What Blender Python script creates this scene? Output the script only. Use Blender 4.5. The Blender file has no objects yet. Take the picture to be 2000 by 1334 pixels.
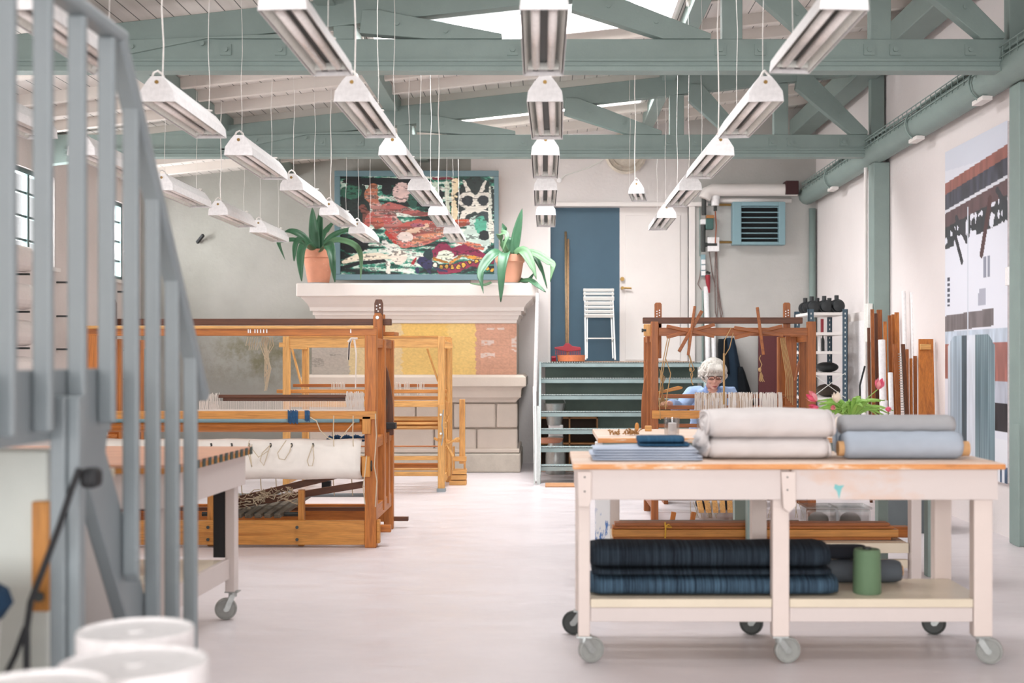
import bpy, math, random
import numpy as np
from mathutils import Vector, Matrix
R = math.radians
random.seed(7)
sc = bpy.context.scene
COL = sc.collection

# ---------------------------------------------------------------- camera, light, exposure
VX, VY, F, CH = 1068.0, 700.0, 2400.0, 1.38      # vanishing point, focal length (px), eye height
cam = bpy.data.cameras.new('camera')
cam.sensor_width = 36.0
cam.lens = F / 2000 * 36
cam.shift_x = (1000 - VX) / 2000
cam.shift_y = (VY - 667) / 2000
cam.dof.use_dof = True
cam.dof.focus_distance = 10.5
cam.dof.aperture_fstop = 2.0
cam.clip_end = 200
cam_o = bpy.data.objects.new('camera', cam)
cam_o.location = (0, 0, CH)
cam_o.rotation_euler = (R(90), 0, 0)
COL.objects.link(cam_o)
sc.camera = cam_o

sc.view_settings.view_transform = 'Standard'
sc.view_settings.look = 'None'
sc.view_settings.gamma = 1
sc.view_settings.use_curve_mapping = False
sc.view_settings.exposure = -0.08

w = bpy.data.worlds.new('sky'); sc.world = w; w.use_nodes = True
bgn = w.node_tree.nodes['Background']
bgn.inputs['Color'].default_value = (0.96, 0.98, 1.0, 1)
bgn.inputs['Strength'].default_value = 1.05

SKYLIGHTS = [(-1.5, 1.13, 2.9, 4.0), (-1.5, 1.13, 6.4, 7.5), (-1.5, 1.13, 9.9, 11.0), (-1.5, 1.13, 13.35, 14.45)]
def roof_z(x): return 4.47 + 0.111 * (x - 1.455)
def area(name, loc, rot, sx, sy, power, col=(1, 0.99, 1.0)):
    l = bpy.data.lights.new(name, 'AREA'); l.shape = 'RECTANGLE'; l.size = sx; l.size_y = sy
    l.energy = power; l.color = col
    o = bpy.data.objects.new(name, l); o.location = loc; o.rotation_euler = rot
    COL.objects.link(o); return o
for (x0, x1, y0, y1), pw in zip(SKYLIGHTS, (60, 150, 270, 370)):      # daylight falling through each roof opening
    area('skylight_daylight', ((x0 + x1) / 2, (y0 + y1) / 2, roof_z((x0 + x1) / 2) + .45), (0, R(-6.3), 0), x1 - x0, y1 - y0, pw)
# added fill light at the open rear end of the room; no glazing there
area('rear_fill_light', (-.8, -8.6, 2.3), (R(90), 0, 0), 8.2, 3.6, 1050)
for y0, y1 in ((5.6, 6.6), (8.9, 9.9), (12.25, 13.35), (14.75, 15.6)):      # daylight through the left windows
    area('window_daylight', (-5.65, (y0 + y1) / 2, 2.85), (0, R(-90), 0), 1.0, y1 - y0, 150)
# ---------------------------------------------------------------- helpers
def lin(c):
    c = c / 255.0
    return c / 12.92 if c <= 0.04045 else ((c + 0.055) / 1.055) ** 2.4
def rgb(r, g, b): return (lin(r), lin(g), lin(b), 1)
def X(px, d): return (px - VX) / F * d
def Z(py, d): return CH + (VY - py) / F * d
def P(px, py, d): return Vector((X(px, d), d, Z(py, d)))

ORG = {}
class MB:
    def __init__(s): s.v = []; s.f = []
    def add(s, vs, fs):
        n = len(s.v); s.v += [tuple(v) for v in vs]; s.f += [[i + n for i in f] for f in fs]; return s
    def box(s, x0, x1, y0, y1, z0, z1):
        vs = [(x, y, z) for x in (x0, x1) for y in (y0, y1) for z in (z0, z1)]
        return s.add(vs, [(0, 1, 3, 2), (4, 6, 7, 5), (0, 4, 5, 1), (2, 3, 7, 6), (0, 2, 6, 4), (1, 5, 7, 3)])
    def fb(s, px0, py0, px1, py1, d, dep):          # a box whose front face spans that rectangle at depth d
        return s.box(X(px0, d), X(px1, d), d, d + dep, Z(py1, d), Z(py0, d))
    def bar(s, p, q, w, h, up=(0, 0, 1)):           # box beam between two points
        p = Vector(p); q = Vector(q); a = (q - p).normalized(); u = Vector(up)
        if abs(a.dot(u)) > .98: u = Vector((0, 1, 0))
        sd = a.cross(u).normalized(); u = sd.cross(a).normalized()
        vs = []
        for e in (p, q):
            for i, j in ((-1, -1), (1, -1), (1, 1), (-1, 1)): vs.append(e + sd * (w / 2 * i) + u * (h / 2 * j))
        return s.add(vs, [(0, 1, 2, 3), (7, 6, 5, 4), (0, 4, 5, 1), (1, 5, 6, 2), (2, 6, 7, 3), (3, 7, 4, 0)])
    def ring_loft(s, rings, caps=True):
        n = len(rings[0]); vs = [v for r in rings for v in r]; fs = []
        for k in range(len(rings) - 1):
            for i in range(n):
                a = k * n + i; b = k * n + (i + 1) % n
                fs.append((a, b, b + n, a + n))
        if caps: fs.append(tuple(range(n))[::-1]); fs.append(tuple((len(rings) - 1) * n + i for i in range(n)))
        return s.add(vs, fs)
    def tube(s, pts, r, n=8, caps=True):
        pts = [Vector(p) for p in pts]; rs = r if isinstance(r, (list, tuple)) else [r] * len(pts)
        rings = []; u = None
        for i, p in enumerate(pts):
            a = (pts[min(i + 1, len(pts) - 1)] - pts[max(i - 1, 0)]).normalized()
            if u is None:
                u = a.cross(Vector((0, 0, 1)))
                if u.length < .1: u = a.cross(Vector((0, 1, 0)))
            u = (u - a * u.dot(a)).normalized(); v = a.cross(u)
            rings.append([p + (u * math.cos(t) + v * math.sin(t)) * rs[i] for t in [2 * math.pi * k / n for k in range(n)]])
        return s.ring_loft(rings, caps)
    def cyl(s, p, q, r, r2=None, n=24): return s.tube([p, q], [r, r if r2 is None else r2], n)
    def lathe(s, c, prof, n=32, axis='Z'):
        c = Vector(c); rings = []
        for (r, h) in prof:
            ring = []
            for k in range(n):
                t = 2 * math.pi * k / n; a, b = r * math.cos(t), r * math.sin(t)
                ring.append(c + (Vector((a, b, h)) if axis == 'Z' else Vector((h, a, b)) if axis == 'X' else Vector((b, h, a))))
            rings.append(ring)
        return s.ring_loft(rings)
    def prism(s, pts, d0, d1, axis='Y'):            # pts: (x,z) for Y, (y,z) for X, (x,y) for Z
        def m(p, d): return (p[0], d, p[1]) if axis == 'Y' else (d, p[0], p[1]) if axis == 'X' else (p[0], p[1], d)
        n = len(pts); vs = [m(p, d0) for p in pts] + [m(p, d1) for p in pts]
        fs = [tuple(range(n)), tuple(range(2 * n - 1, n - 1, -1))] + [(i, i + n, (i + 1) % n + n, (i + 1) % n) for i in range(n)]
        return s.add(vs, fs)
    def ball(s, c, rx, ry=None, rz=None, n=12, m=8, rot=None):
        ry = ry or rx; rz = rz or rx; c = Vector(c); rings = []
        for j in range(1, m):
            t = math.pi * j / m
            ring = []
            for k in range(n):
                a = 2 * math.pi * k / n
                v = Vector((rx * math.sin(t) * math.cos(a), ry * math.sin(t) * math.sin(a), rz * math.cos(t)))
                if rot: v = rot @ v
                ring.append(c + v)
            rings.append(ring)
        return s.ring_loft(rings)
    def build(s, name, mat, parent=None, smooth=False, bevel=0, sub=0, solid=0):
        me = bpy.data.meshes.new(name)
        V = np.array(s.v, dtype=float)
        if parent is not None: off = ORG[parent.name]
        else: off = Vector(((V[:, 0].min() + V[:, 0].max()) / 2, (V[:, 1].min() + V[:, 1].max()) / 2, V[:, 2].min()))
        V = V - np.array(off)
        me.from_pydata(V.tolist(), [], s.f)
        import bmesh
        bm = bmesh.new(); bm.from_mesh(me); bmesh.ops.recalc_face_normals(bm, faces=bm.faces); bm.to_mesh(me); bm.free()
        if mat: me.materials.append(mat)
        o = bpy.data.objects.new(name, me); COL.objects.link(o)
        ORG[o.name] = Vector(off)
        if parent is not None:
            o.parent = parent
        else: o.location = off
        if smooth:
            me.polygons.foreach_set('use_smooth', [True] * len(me.polygons))
            me.update()
        if bevel:
            b = o.modifiers.new('bevel', 'BEVEL'); b.width = bevel; b.segments = 2; b.limit_method = 'ANGLE'; b.angle_limit = R(40)
        if solid:
            b = o.modifiers.new('thick', 'SOLIDIFY'); b.thickness = solid
        if sub:
            b = o.modifiers.new('sub', 'SUBSURF'); b.levels = sub; b.render_levels = sub
        return o
def flat_shade(o): pass
def smooth_angle(o, deg=35):
    me = o.data; me.polygons.foreach_set('use_smooth', [True] * len(me.polygons))
    try: me.set_sharp_from_angle(angle=R(deg))
    except Exception: pass
    return o
def tag(o, label, cat, group=None):
    o['label'] = label; o['category'] = cat
    if group: o['group'] = group
    return o
def struct(o): o['kind'] = 'structure'; return o
def thing(name, loc, label, cat, group=None):
    o = bpy.data.objects.new(name, None); o.location = loc; o.empty_display_size = .1; COL.objects.link(o)
    ORG[o.name] = Vector(loc); tag(o, label, cat, group); return o
def copy_tree(o, loc, label=None, group=None, rotz=None):
    def cp(a, par):
        c = a.copy(); COL.objects.link(c)
        if par is not None: c.parent = par
        for ch in a.children: cp(ch, c)
        return c
    c = cp(o, None); c.location = loc
    if rotz is not None: c.rotation_euler.z = rotz
    if label: c['label'] = label
    if group: c['group'] = group
    ORG[c.name] = Vector(loc)
    return c

# ---------------------------------------------------------------- materials
def nodes(name):
    m = bpy.data.materials.new(name); m.use_nodes = True
    nt = m.node_tree; return m, nt, nt.nodes['Principled BSDF']
def N(nt, t, **kw):
    n = nt.nodes.new(t)
    for k, v in kw.items():
        if k in n.inputs.keys() if isinstance(k, str) else False: n.inputs[k].default_value = v
        else: setattr(n, k, v)
    return n
def ramp(nt, src, stops):
    r = nt.nodes.new('ShaderNodeValToRGB'); e = r.color_ramp.elements
    e[0].position, e[0].color = stops[0]; e[1].position, e[1].color = stops[-1]
    for p, c in stops[1:-1]:
        k = e.new(p); k.color = c
    nt.links.new(src, r.inputs[0]); return r
def mapping(nt, scale, rot=(0, 0, 0)):
    tc = nt.nodes.new('ShaderNodeTexCoord'); mp = nt.nodes.new('ShaderNodeMapping')
    mp.inputs['Scale'].default_value = scale; mp.inputs['Rotation'].default_value = rot
    nt.links.new(tc.outputs['Object'], mp.inputs['Vector']); return mp
def noise(nt, mp, scale, detail=4, rough=.6):
    n = nt.nodes.new('ShaderNodeTexNoise'); n.inputs['Scale'].default_value = scale
    n.inputs['Detail'].default_value = detail; n.inputs['Roughness'].default_value = rough
    nt.links.new(mp.outputs[0], n.inputs['Vector']); return n
def bump(nt, b, src, strength, dist=.01):
    n = nt.nodes.new('ShaderNodeBump'); n.inputs['Strength'].default_value = strength; n.inputs['Distance'].default_value = dist
    nt.links.new(src, n.inputs['Height']); nt.links.new(n.outputs[0], b.inputs['Normal'])
def mul(c, k): return (c[0] * k, c[1] * k, c[2] * k, 1)
def plain(name, c, rough=.5, metal=0, spec=.5):
    m, nt, b = nodes(name)
    mp = mapping(nt, (1, 1, 1)); n = noise(nt, mp, 40, 2)
    r = ramp(nt, n.outputs[0], [(.3, mul(c, .92)), (.7, mul(c, 1.06))])
    nt.links.new(r.outputs[0], b.inputs['Base Color'])
    b.inputs['Roughness'].default_value = rough; b.inputs['Metallic'].default_value = metal
    b.inputs['Specular IOR Level'].default_value = spec
    return m
def paint(name, c, rough=.5, var=.08, scale=3, chips=None, bs=.15):
    m, nt, b = nodes(name); mp = mapping(nt, (1, 1, 1))
    n = noise(nt, mp, scale, 6)
    r = ramp(nt, n.outputs[0], [(.3, mul(c, 1 - var)), (.7, mul(c, 1 + var * .6))]); out = r.outputs[0]
    if chips:
        cc, amt = chips
        n2 = noise(nt, mp, scale * 5, 8, .7); r2 = ramp(nt, n2.outputs[0], [(amt, (0, 0, 0, 1)), (amt + .05, (1, 1, 1, 1))])
        mx = nt.nodes.new('ShaderNodeMixRGB'); nt.links.new(r2.outputs[0], mx.inputs[0]); nt.links.new(out, mx.inputs[1]); mx.inputs[2].default_value = cc
        out = mx.outputs[0]
    nt.links.new(out, b.inputs['Base Color']); b.inputs['Roughness'].default_value = rough
    n3 = noise(nt, mp, 60, 3); bump(nt, b, n3.outputs[0], bs, .003)
    return m
def wood(name, c1, c2, axis='X', rough=.45, sc_=1.0):
    m, nt, b = nodes(name)
    s = {'X': (.5, 8, 8), 'Y': (8, .5, 8), 'Z': (8, 8, .5)}[axis]
    mp = mapping(nt, tuple(k * sc_ for k in s)); n = noise(nt, mp, 3.0, 6, .65)
    n.inputs['Distortion'].default_value = 1.2
    r = ramp(nt, n.outputs[0], [(.3, c2), (.5, c1), (.72, mul(c1, 1.15))])
    mp2 = mapping(nt, tuple(k * 4 for k in s)); n2 = noise(nt, mp2, 4.0, 3)
    r2 = ramp(nt, n2.outputs[0], [(.35, (.75, .75, .75, 1)), (.6, (1, 1, 1, 1))])
    mx = nt.nodes.new('ShaderNodeMixRGB'); mx.blend_type = 'MULTIPLY'; mx.inputs[0].default_value = 1
    nt.links.new(r.outputs[0], mx.inputs[1]); nt.links.new(r2.outputs[0], mx.inputs[2])
    nt.links.new(mx.outputs[0], b.inputs['Base Color']); b.inputs['Roughness'].default_value = rough
    bump(nt, b, n2.outputs[0], .1, .002)
    return m
def fabric(name, c, c2=None, stripes=0, axis=0, rough=.9, wv=600):
    m, nt, b = nodes(name); mp = mapping(nt, (1, 1, 1))
    n = noise(nt, mp, 5, 3); r = ramp(nt, n.outputs[0], [(.3, mul(c, .93)), (.7, mul(c, 1.05))]); out = r.outputs[0]
    if stripes:
        s = [1, 1, 1]; s = [.02 if i != axis else 1 for i in range(3)]
        mp2 = mapping(nt, tuple(s)); n2 = noise(nt, mp2, stripes, 8, .8)
        r2 = ramp(nt, n2.outputs[0], [(.4, c), (.62, c2)]); out = r2.outputs[0]
    nt.links.new(out, b.inputs['Base Color']); b.inputs['Roughness'].default_value = rough
    b.inputs['Specular IOR Level'].default_value = .15
    n3 = noise(nt, mp, wv, 2); bump(nt, b, n3.outputs[0], .4, .002)
    return m
def glassy(name, tint=(1, 1, 1, 1), rough=.02, k=.1):      # thin clear pane
    m, nt, b = nodes(name); nt.nodes.remove(b)
    t = nt.nodes.new('ShaderNodeBsdfTransparent'); g = nt.nodes.new('ShaderNodeBsdfGlossy'); mx = nt.nodes.new('ShaderNodeMixShader')
    t.inputs[0].default_value = tint; g.inputs['Roughness'].default_value = rough; mx.inputs[0].default_value = k
    nt.links.new(t.outputs[0], mx.inputs[1]); nt.links.new(g.outputs[0], mx.inputs[2]); nt.links.new(mx.outputs[0], nt.nodes['Material Output'].inputs[0])
    return m
def attr_mat(name, rough=.6):
    m, nt, b = nodes(name); a = nt.nodes.new('ShaderNodeAttribute'); a.attribute_name = 'Col'
    nt.links.new(a.outputs['Color'], b.inputs['Base Color']); b.inputs['Roughness'].default_value = rough
    return m
def canvas(name, mat, fn, nx, nz, mk, parent=None):    # mk(u,v)->xyz arrays, fn(u,v)->rgb arrays (sRGB 0..255)
    u, v = np.meshgrid(np.linspace(0, 1, nx), np.linspace(0, 1, nz))
    c = fn(u, v); pts = np.stack(mk(u, v), -1).reshape(-1, 3)
    m = MB(); m.v = [tuple(p) for p in pts]
    m.f = [[j * nx + i, j * nx + i + 1, (j + 1) * nx + i + 1, (j + 1) * nx + i] for j in range(nz - 1) for i in range(nx - 1)]
    o = m.build(name, mat, parent)
    c = np.clip(c.reshape(-1, 3) / 255, 0, 1); c = np.where(c <= .04045, c / 12.92, ((c + .055) / 1.055) ** 2.4)
    at = o.data.color_attributes.new('Col', 'FLOAT_COLOR', 'POINT')
    at.data.foreach_set('color', np.concatenate([c, np.ones((len(c), 1))], 1).ravel())
    return o
_rs = np.random.RandomState(3)
def vnoise(u, v, fx, fy, seed=0):
    rs = np.random.RandomState(seed); g = rs.rand(int(fy) + 3, int(fx) + 3)
    x = u * fx; y = v * fy; xi = x.astype(int); yi = y.astype(int); fx_ = x - xi; fy_ = y - yi
    fx_ = fx_ * fx_ * (3 - 2 * fx_); fy_ = fy_ * fy_ * (3 - 2 * fy_)
    return (g[yi, xi] * (1 - fx_) + g[yi, xi + 1] * fx_) * (1 - fy_) + (g[yi + 1, xi] * (1 - fx_) + g[yi + 1, xi + 1] * fx_) * fy_

M = {}
M['beam'] = paint('grey_green_beam_paint', rgb(134, 151, 146), .55, .07, 4, None, .3)
M['bal'] = paint('blue_grey_gloss_paint', rgb(142, 152, 156), .4, .05, 3)
M['white'] = paint('white_paint', rgb(232, 226, 222), .5, .04, 2)
M['board'] = paint('white_roof_boards', rgb(226, 219, 212), .6, .05, 3)
M['lampw'] = plain('white_enamel', rgb(240, 238, 238), .35)
M['lampin'] = plain('grey_reflector', rgb(236, 238, 232), .3, .1)
M['tube'] = plain('frosted_tube_glass', rgb(250, 244, 240), .25)
M['dark'] = plain('dark_fitting', rgb(50, 54, 52), .5)
M['black'] = plain('black_rubber', rgb(28, 30, 33), .6)
M['wire'] = plain('white_cable', rgb(225, 220, 215), .5)
M['steel'] = plain('galvanised_steel', rgb(175, 180, 178), .35, .7)
M['brass'] = plain('brass_metal', rgb(150, 120, 70), .35, .8)
M['string'] = fabric('linen_string', rgb(205, 190, 165))
M['yarnw'] = fabric('white_yarn', rgb(235, 230, 224))
M['yarnb'] = fabric('tan_yarn', rgb(170, 140, 105))
M['blueyarn'] = fabric('indigo_yarn', rgb(55, 90, 125))
M['tabw'] = paint('worn_pinkish_white_paint', rgb(222, 208, 200), .5, .05, 2, (rgb(216, 180, 155), .74))
M['terra'] = paint('terracotta', rgb(205, 140, 112), .8, .1, 8, (rgb(225, 185, 165), .62))
M['terra2'] = paint('fresh_terracotta', rgb(226, 165, 138), .75, .05, 5)
# ---------------------------------------------------------------- the room
XL, XR, YB, Y0 = -5.35, 3.55, 16.2, -8.8
def floor_mat():
    m, nt, b = nodes('painted_concrete_floor'); mp = mapping(nt, (1, 1, 1))
    n = noise(nt, mp, .5, 5); r = ramp(nt, n.outputs[0], [(.3, rgb(208, 201, 203)), (.7, rgb(220, 213, 215))])
    mp2 = mapping(nt, (1, 3, 1)); n2 = noise(nt, mp2, 3.5, 8, .72); r2 = ramp(nt, n2.outputs[0], [(.66, (0, 0, 0, 1)), (.72, (1, 1, 1, 1))])
    mx = nt.nodes.new('ShaderNodeMixRGB'); nt.links.new(r2.outputs[0], mx.inputs[0]); nt.links.new(r.outputs[0], mx.inputs[1]); mx.inputs[2].default_value = rgb(240, 232, 230)
    nt.links.new(mx.outputs[0], b.inputs['Base Color'])
    r3 = ramp(nt, n2.outputs[0], [(.4, (.28, .28, .28, 1)), (.7, (.5, .5, .5, 1))]); nt.links.new(r3.outputs[0], b.inputs['Roughness'])
    bump(nt, b, n2.outputs[0], .08, .004)
    return m
def wall_mat(name, c, c2, lo=.62, sc1=.7, green=None):
    m, nt, b = nodes(name); mp = mapping(nt, (1, 1, 1))
    n = noise(nt, mp, sc1, 6, .6); r = ramp(nt, n.outputs[0], [(.35, c), (lo + .15, c2)]); out = r.outputs[0]
    n2 = noise(nt, mp, 6, 8, .75); r2 = ramp(nt, n2.outputs[0], [(.64, (0, 0, 0, 1)), (.8, (.6, .6, .6, 1))])
    mx = nt.nodes.new('ShaderNodeMixRGB'); nt.links.new(r2.outputs[0], mx.inputs[0]); nt.links.new(out, mx.inputs[1]); mx.inputs[2].default_value = mul(c2, .8)
    out = mx.outputs[0]
    if green:      # a mouldy damp patch on the plaster, centred at (x, z) in the wall's own frame
        tc = nt.nodes.new('ShaderNodeTexCoord'); mpp = nt.nodes.new('ShaderNodeMapping')
        mpp.inputs['Location'].default_value = (-green[0] / 1.1, 0, -green[1] / .5); mpp.inputs['Scale'].default_value = (1 / 1.1, .01, 1 / .5)
        nt.links.new(tc.outputs['Object'], mpp.inputs[0])
        g = nt.nodes.new('ShaderNodeTexGradient'); g.gradient_type = 'SPHERICAL'; nt.links.new(mpp.outputs[0], g.inputs[0])
        n4 = noise(nt, mp, 4, 8, .75); r4 = ramp(nt, n4.outputs[0], [(.4, (0, 0, 0, 1)), (.62, (1, 1, 1, 1))])
        mm = nt.nodes.new('ShaderNodeMath'); mm.operation = 'MULTIPLY'; nt.links.new(g.outputs[1], mm.inputs[0]); nt.links.new(r4.outputs[0], mm.inputs[1])
        m2 = nt.nodes.new('ShaderNodeMixRGB'); m5 = nt.nodes.new('ShaderNodeMath'); m5.operation = 'MULTIPLY'; m5.use_clamp = True; m5.inputs[1].default_value = 1.5; nt.links.new(mm.outputs[0], m5.inputs[0]); nt.links.new(m5.outputs[0], m2.inputs[0]); nt.links.new(out, m2.inputs[1]); m2.inputs[2].default_value = rgb(122, 118, 96)
        out = m2.outputs[0]
    nt.links.new(out, b.inputs['Base Color']); b.inputs['Roughness'].default_value = .85
    n3 = noise(nt, mp, 25, 6); bump(nt, b, n3.outputs[0], .35, .01)
    return m
def ceil_mat():
    m, nt, b = nodes('white_plank_ceiling')
    tc = nt.nodes.new('ShaderNodeTexCoord'); sx = nt.nodes.new('ShaderNodeSeparateXYZ'); nt.links.new(tc.outputs['Object'], sx.inputs[0])
    a = nt.nodes.new('ShaderNodeMath'); a.operation = 'PINGPONG'; a.inputs[1].default_value = .065; nt.links.new(sx.outputs[0], a.inputs[0])
    c = nt.nodes.new('ShaderNodeMath'); c.operation = 'LESS_THAN'; c.inputs[1].default_value = .004; nt.links.new(a.outputs[0], c.inputs[0])
    mp = mapping(nt, (6, .6, 1)); n = noise(nt, mp, 1.5, 4); r = ramp(nt, n.outputs[0], [(.3, rgb(214, 208, 202)), (.7, rgb(230, 225, 220))])
    mx = nt.nodes.new('ShaderNodeMixRGB'); nt.links.new(c.outputs[0], mx.inputs[0]); nt.links.new(r.outputs[0], mx.inputs[1]); mx.inputs[2].default_value = rgb(90, 92, 88)
    nt.links.new(mx.outputs[0], b.inputs['Base Color']); b.inputs['Roughness'].default_value = .6
    return m
M['wallb'] = wall_mat('old_plaster_back', rgb(232, 227, 225), rgb(216, 210, 207), .6, .6)
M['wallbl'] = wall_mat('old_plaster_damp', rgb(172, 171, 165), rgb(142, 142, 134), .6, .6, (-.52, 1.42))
M['wallbr'] = wall_mat('old_plaster_right', rgb(200, 198, 194), rgb(178, 177, 172), .6, .8)
M['wallr'] = wall_mat('plaster_right', rgb(233, 226, 224), rgb(222, 214, 212), .65, .5)
M['walll'] = wall_mat('plaster_left', rgb(222, 212, 208), rgb(200, 192, 188), .65, .5)
struct(MB().box(XL - .2, XR + .2, Y0, YB + .25, -.15, 0).build('floor', floor_mat()))

# back wall, with the raised doorway
DX0, DX1, DZ0, DZ1 = X(1075, YB), X(1345, YB), 1.33, Z(404, YB)
b = MB(); b.box(XL - .2, -1.0, YB, YB + .25, 0, 5.1); struct(b.build('wall_back_left', M['wallbl']))
b = MB(); b.box(-1.0, DX0, YB, YB + .25, 0, 5.1); b.box(DX0, DX1, YB, YB + .25, DZ1, 5.1); b.box(DX0, DX1, YB, YB + .25, 0, DZ0); struct(b.build('wall_back', M['wallb']))
b = MB(); b.box(DX1, XR + .2, YB, YB + .25, 0, 5.1); struct(b.build('wall_back_right', M['wallbr']))
b = MB(); b.prism([(DX0 - .1, DZ1), (DX1 + .25, DZ1), (DX1 + .25, DZ1 + .06), (DX0 - .1, DZ1 + .06)], YB - .05, YB + .01); struct(b.build('trim_1', M['white'], bevel=.01))
# right wall
b = MB(); b.box(XR, XR + .2, Y0, YB, 0, 5.1); struct(b.build('wall_right', M['wallr']))
# left wall with window openings
LW = [(5.6, 6.6), (8.9, 9.9), (12.25, 13.35), (14.75, 15.6)]; WZ0, WZ1 = 2.36, 3.34
b = MB(); ys = Y0
for (a0, a1) in LW:
    b.box(XL - .2, XL, ys, a0, 0, 4.6); b.box(XL - .2, XL, a0, a1, 0, WZ0); b.box(XL - .2, XL, a0, a1, WZ1, 4.6); ys = a1
b.box(XL - .2, XL, ys, YB, 0, 4.6); struct(b.build('wall_left', M['walll']))
M['glass'] = glassy('window_glass')
M['wframe'] = paint('dark_green_window_paint', rgb(82, 104, 104), .5)
for i, (a0, a1) in enumerate(LW):
    f = MB(); 
    for y in (a0, a1 - .05): f.box(XL - .12, XL - .04, y, y + .05, WZ0, WZ1)
    for z in (WZ0, WZ1 - .05): f.box(XL - .12, XL - .04, a0, a1, z, z + .05)
    f.box(XL - .11, XL - .05, (a0 + a1) / 2 - .025, (a0 + a1) / 2 + .025, WZ0, WZ1)
    for k in (1, 2, 3): f.box(XL - .1, XL - .06, a0, a1, WZ0 + k * .245 - .012, WZ0 + k * .245 + .012)
    fo = struct(f.build('window_%d' % (i + 1), M['wframe']))
    MB().box(XL - .085, XL - .08, a0, a1, WZ0, WZ1).build('pane', M['glass'], fo)
    s_ = MB().box(XL - .03, XL + .05, a0 - .05, a1 + .05, WZ0 - .04, WZ0).build('window_sill', M['white'], fo)

# monopitch roof with skylight openings
def roofslab(bm, x0, x1, y0, y1, dz=0, th=.1):
    vs = [(x, y, roof_z(x) + dz + t) for x in (x0, x1) for y in (y0, y1) for t in (0, th)]
    bm.add(vs, [(0, 1, 3, 2), (4, 6, 7, 5), (0, 4, 5, 1), (2, 3, 7, 6), (0, 2, 6, 4), (1, 5, 7, 3)])
b = MB(); y = Y0
for (x0, x1, y0, y1) in SKYLIGHTS:
    roofslab(b, XL - .2, XR + .2, y, y0); roofslab(b, XL - .2, x0, y0, y1); roofslab(b, x1, XR + .2, y0, y1); y = y1
roofslab(b, XL - .2, XR + .2, y, YB + .25); struct(b.build('ceiling', ceil_mat()))
for i, (x0, x1, y0, y1) in enumerate(SKYLIGHTS):
    b = MB(); t = .03; x0 += .002; x1 -= .002; y0 += .002; y1 -= .002
    for (a0, a1, c0, c1) in ((x0, x0 + t, y0, y1), (x1 - t, x1, y0, y1), (x0 + t, x1 - t, y0, y0 + t), (x0 + t, x1 - t, y1 - t, y1)):
        roofslab(b, a0, a1, c0, c1, -.05, .22)
    o = struct(b.build('window_%d' % (i + 5), M['white']))
    b = MB()
    for (a0, a1, c0, c1) in ((x0, x0 + .04, y0, y1), (x1 - .04, x1, y0, y1), (x0, x1, y0, y0 + .04), (x0, x1, y1 - .04, y1)): roofslab(b, a0, a1, c0, c1, .171, .03)
    b.build('sash', M['wframe'], o)
    b = MB(); roofslab(b, x0 + t, x1 - t, y0 + t, y1 - t, .13, .006); b.build('pane', M['glass'], o)
# rafters: white, running up the slope between the trusses
def xseg(y):
    for (x0, x1, y0, y1) in SKYLIGHTS:
        if y0 - .1 < y < y1 + .1: return [(XL, x0 - .04), (x1 + .04, XR)]
    return [(XL, XR)]
k = 0
for y in [4.35, 5.6, 6.1, 7.75, 8.35, 9.45, 10.3, 11.2, 11.75, 12.35, 13.1, 14.0, 14.7, 15.4]:
    for (a, c) in xseg(y):
        b = MB(); b.bar((a, y, roof_z(a) - .05), (c, y, roof_z(c) - .05), .07, .1)
        o = b.build('roof_rafter', M['board'])
        tag(o, 'white painted rafter running up the plank roof slope', 'rafter', 'white rafters under the roof boards')

# steel-bolted timber trusses
def truss(D, label):
    t = thing('roof_truss', (-.9, D, 3.52), label, 'roof truss', 'grey painted roof trusses')
    h = .12; zb, zt = 3.52, 3.72
    MB().box(XL + .01, XR - .01, D, D + h, zb, zt).build('bottom_chord', M['beam'], t, bevel=.006)
    MB().box(XL + .3, XR - .2, D - .02, D - .001, zb + .035, zb + .05).build('conduit', M['beam'], t)
    MB().box(XL + .3, XR - .2, D - .01, D + h + .01, zb - .035, zb - .002).build('chord_batten', M['beam'], t)
    rc = lambda x: roof_z(x) - .22
    MB().bar((XL + .02, D + h / 2, rc(XL)), (XR - .02, D + h / 2, rc(XR)), h * .98, .2).build('top_chord', M['beam'], t, bevel=.006)
    for x in (-1.49, 1.36, 2.45):
        MB().box(x - .075, x + .075, D + .01, D + h - .01, zt, rc(x) - .1).build('post', M['beam'], t, bevel=.005)
    MB().box(.02, .12, D + .01, D + h - .01, zt, rc(.05) - .1).build('post', M['beam'], t, bevel=.005)
    MB().box(XR - .16, XR - .02, D + .005, D + h - .005, zt, rc(XR) - .1).build('post', M['beam'], t, bevel=.005)
    for (xt, xb) in ((-3.4, -1.93), (-1.35, -.33), (.2, 1.2), (1.5, 2.05), (2.62, 3.35)):
        zt2 = rc(xt) - .06; dx = xb - xt; dz = zt2 - zt
        b = MB(); tk = .11
        b.prism([(xt, zt2 + .05), (xt + .12, zt2 + .05), (xb, zt + .035), (xb, zt - .0), (xb - tk / max(.2, abs(dz / math.hypot(dx, dz))), zt), (xt - .02, zt2 - .12)], D - .02, D + h * .7)
        b.build('brace', M['beam'], t, bevel=.005)
        for s in (.25, .6):
            p = (xt + dx * s, D - .022, zt2 - dz * s - .01)
            MB().cyl((p[0], D - .02, p[2]), (p[0], D - .035, p[2]), .018, n=10).build('bolt', M['beam'], t)
    for x in (-2.35, -1.95, -.25, -.12, 1.27, 1.56, 2.36, 2.55, 3.1):
        b = MB().box(x - .04, x + .04, D - .012, D, zb + .08, zb + .16); b.cyl((x, D - .012, zb + .12), (x, D - .03, zb + .12), .02, n=8)
        b.build('bolt_plate', M['beam'], t)
truss(5.2, 'grey-green timber roof truss nearest the camera, above the frame')
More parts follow.
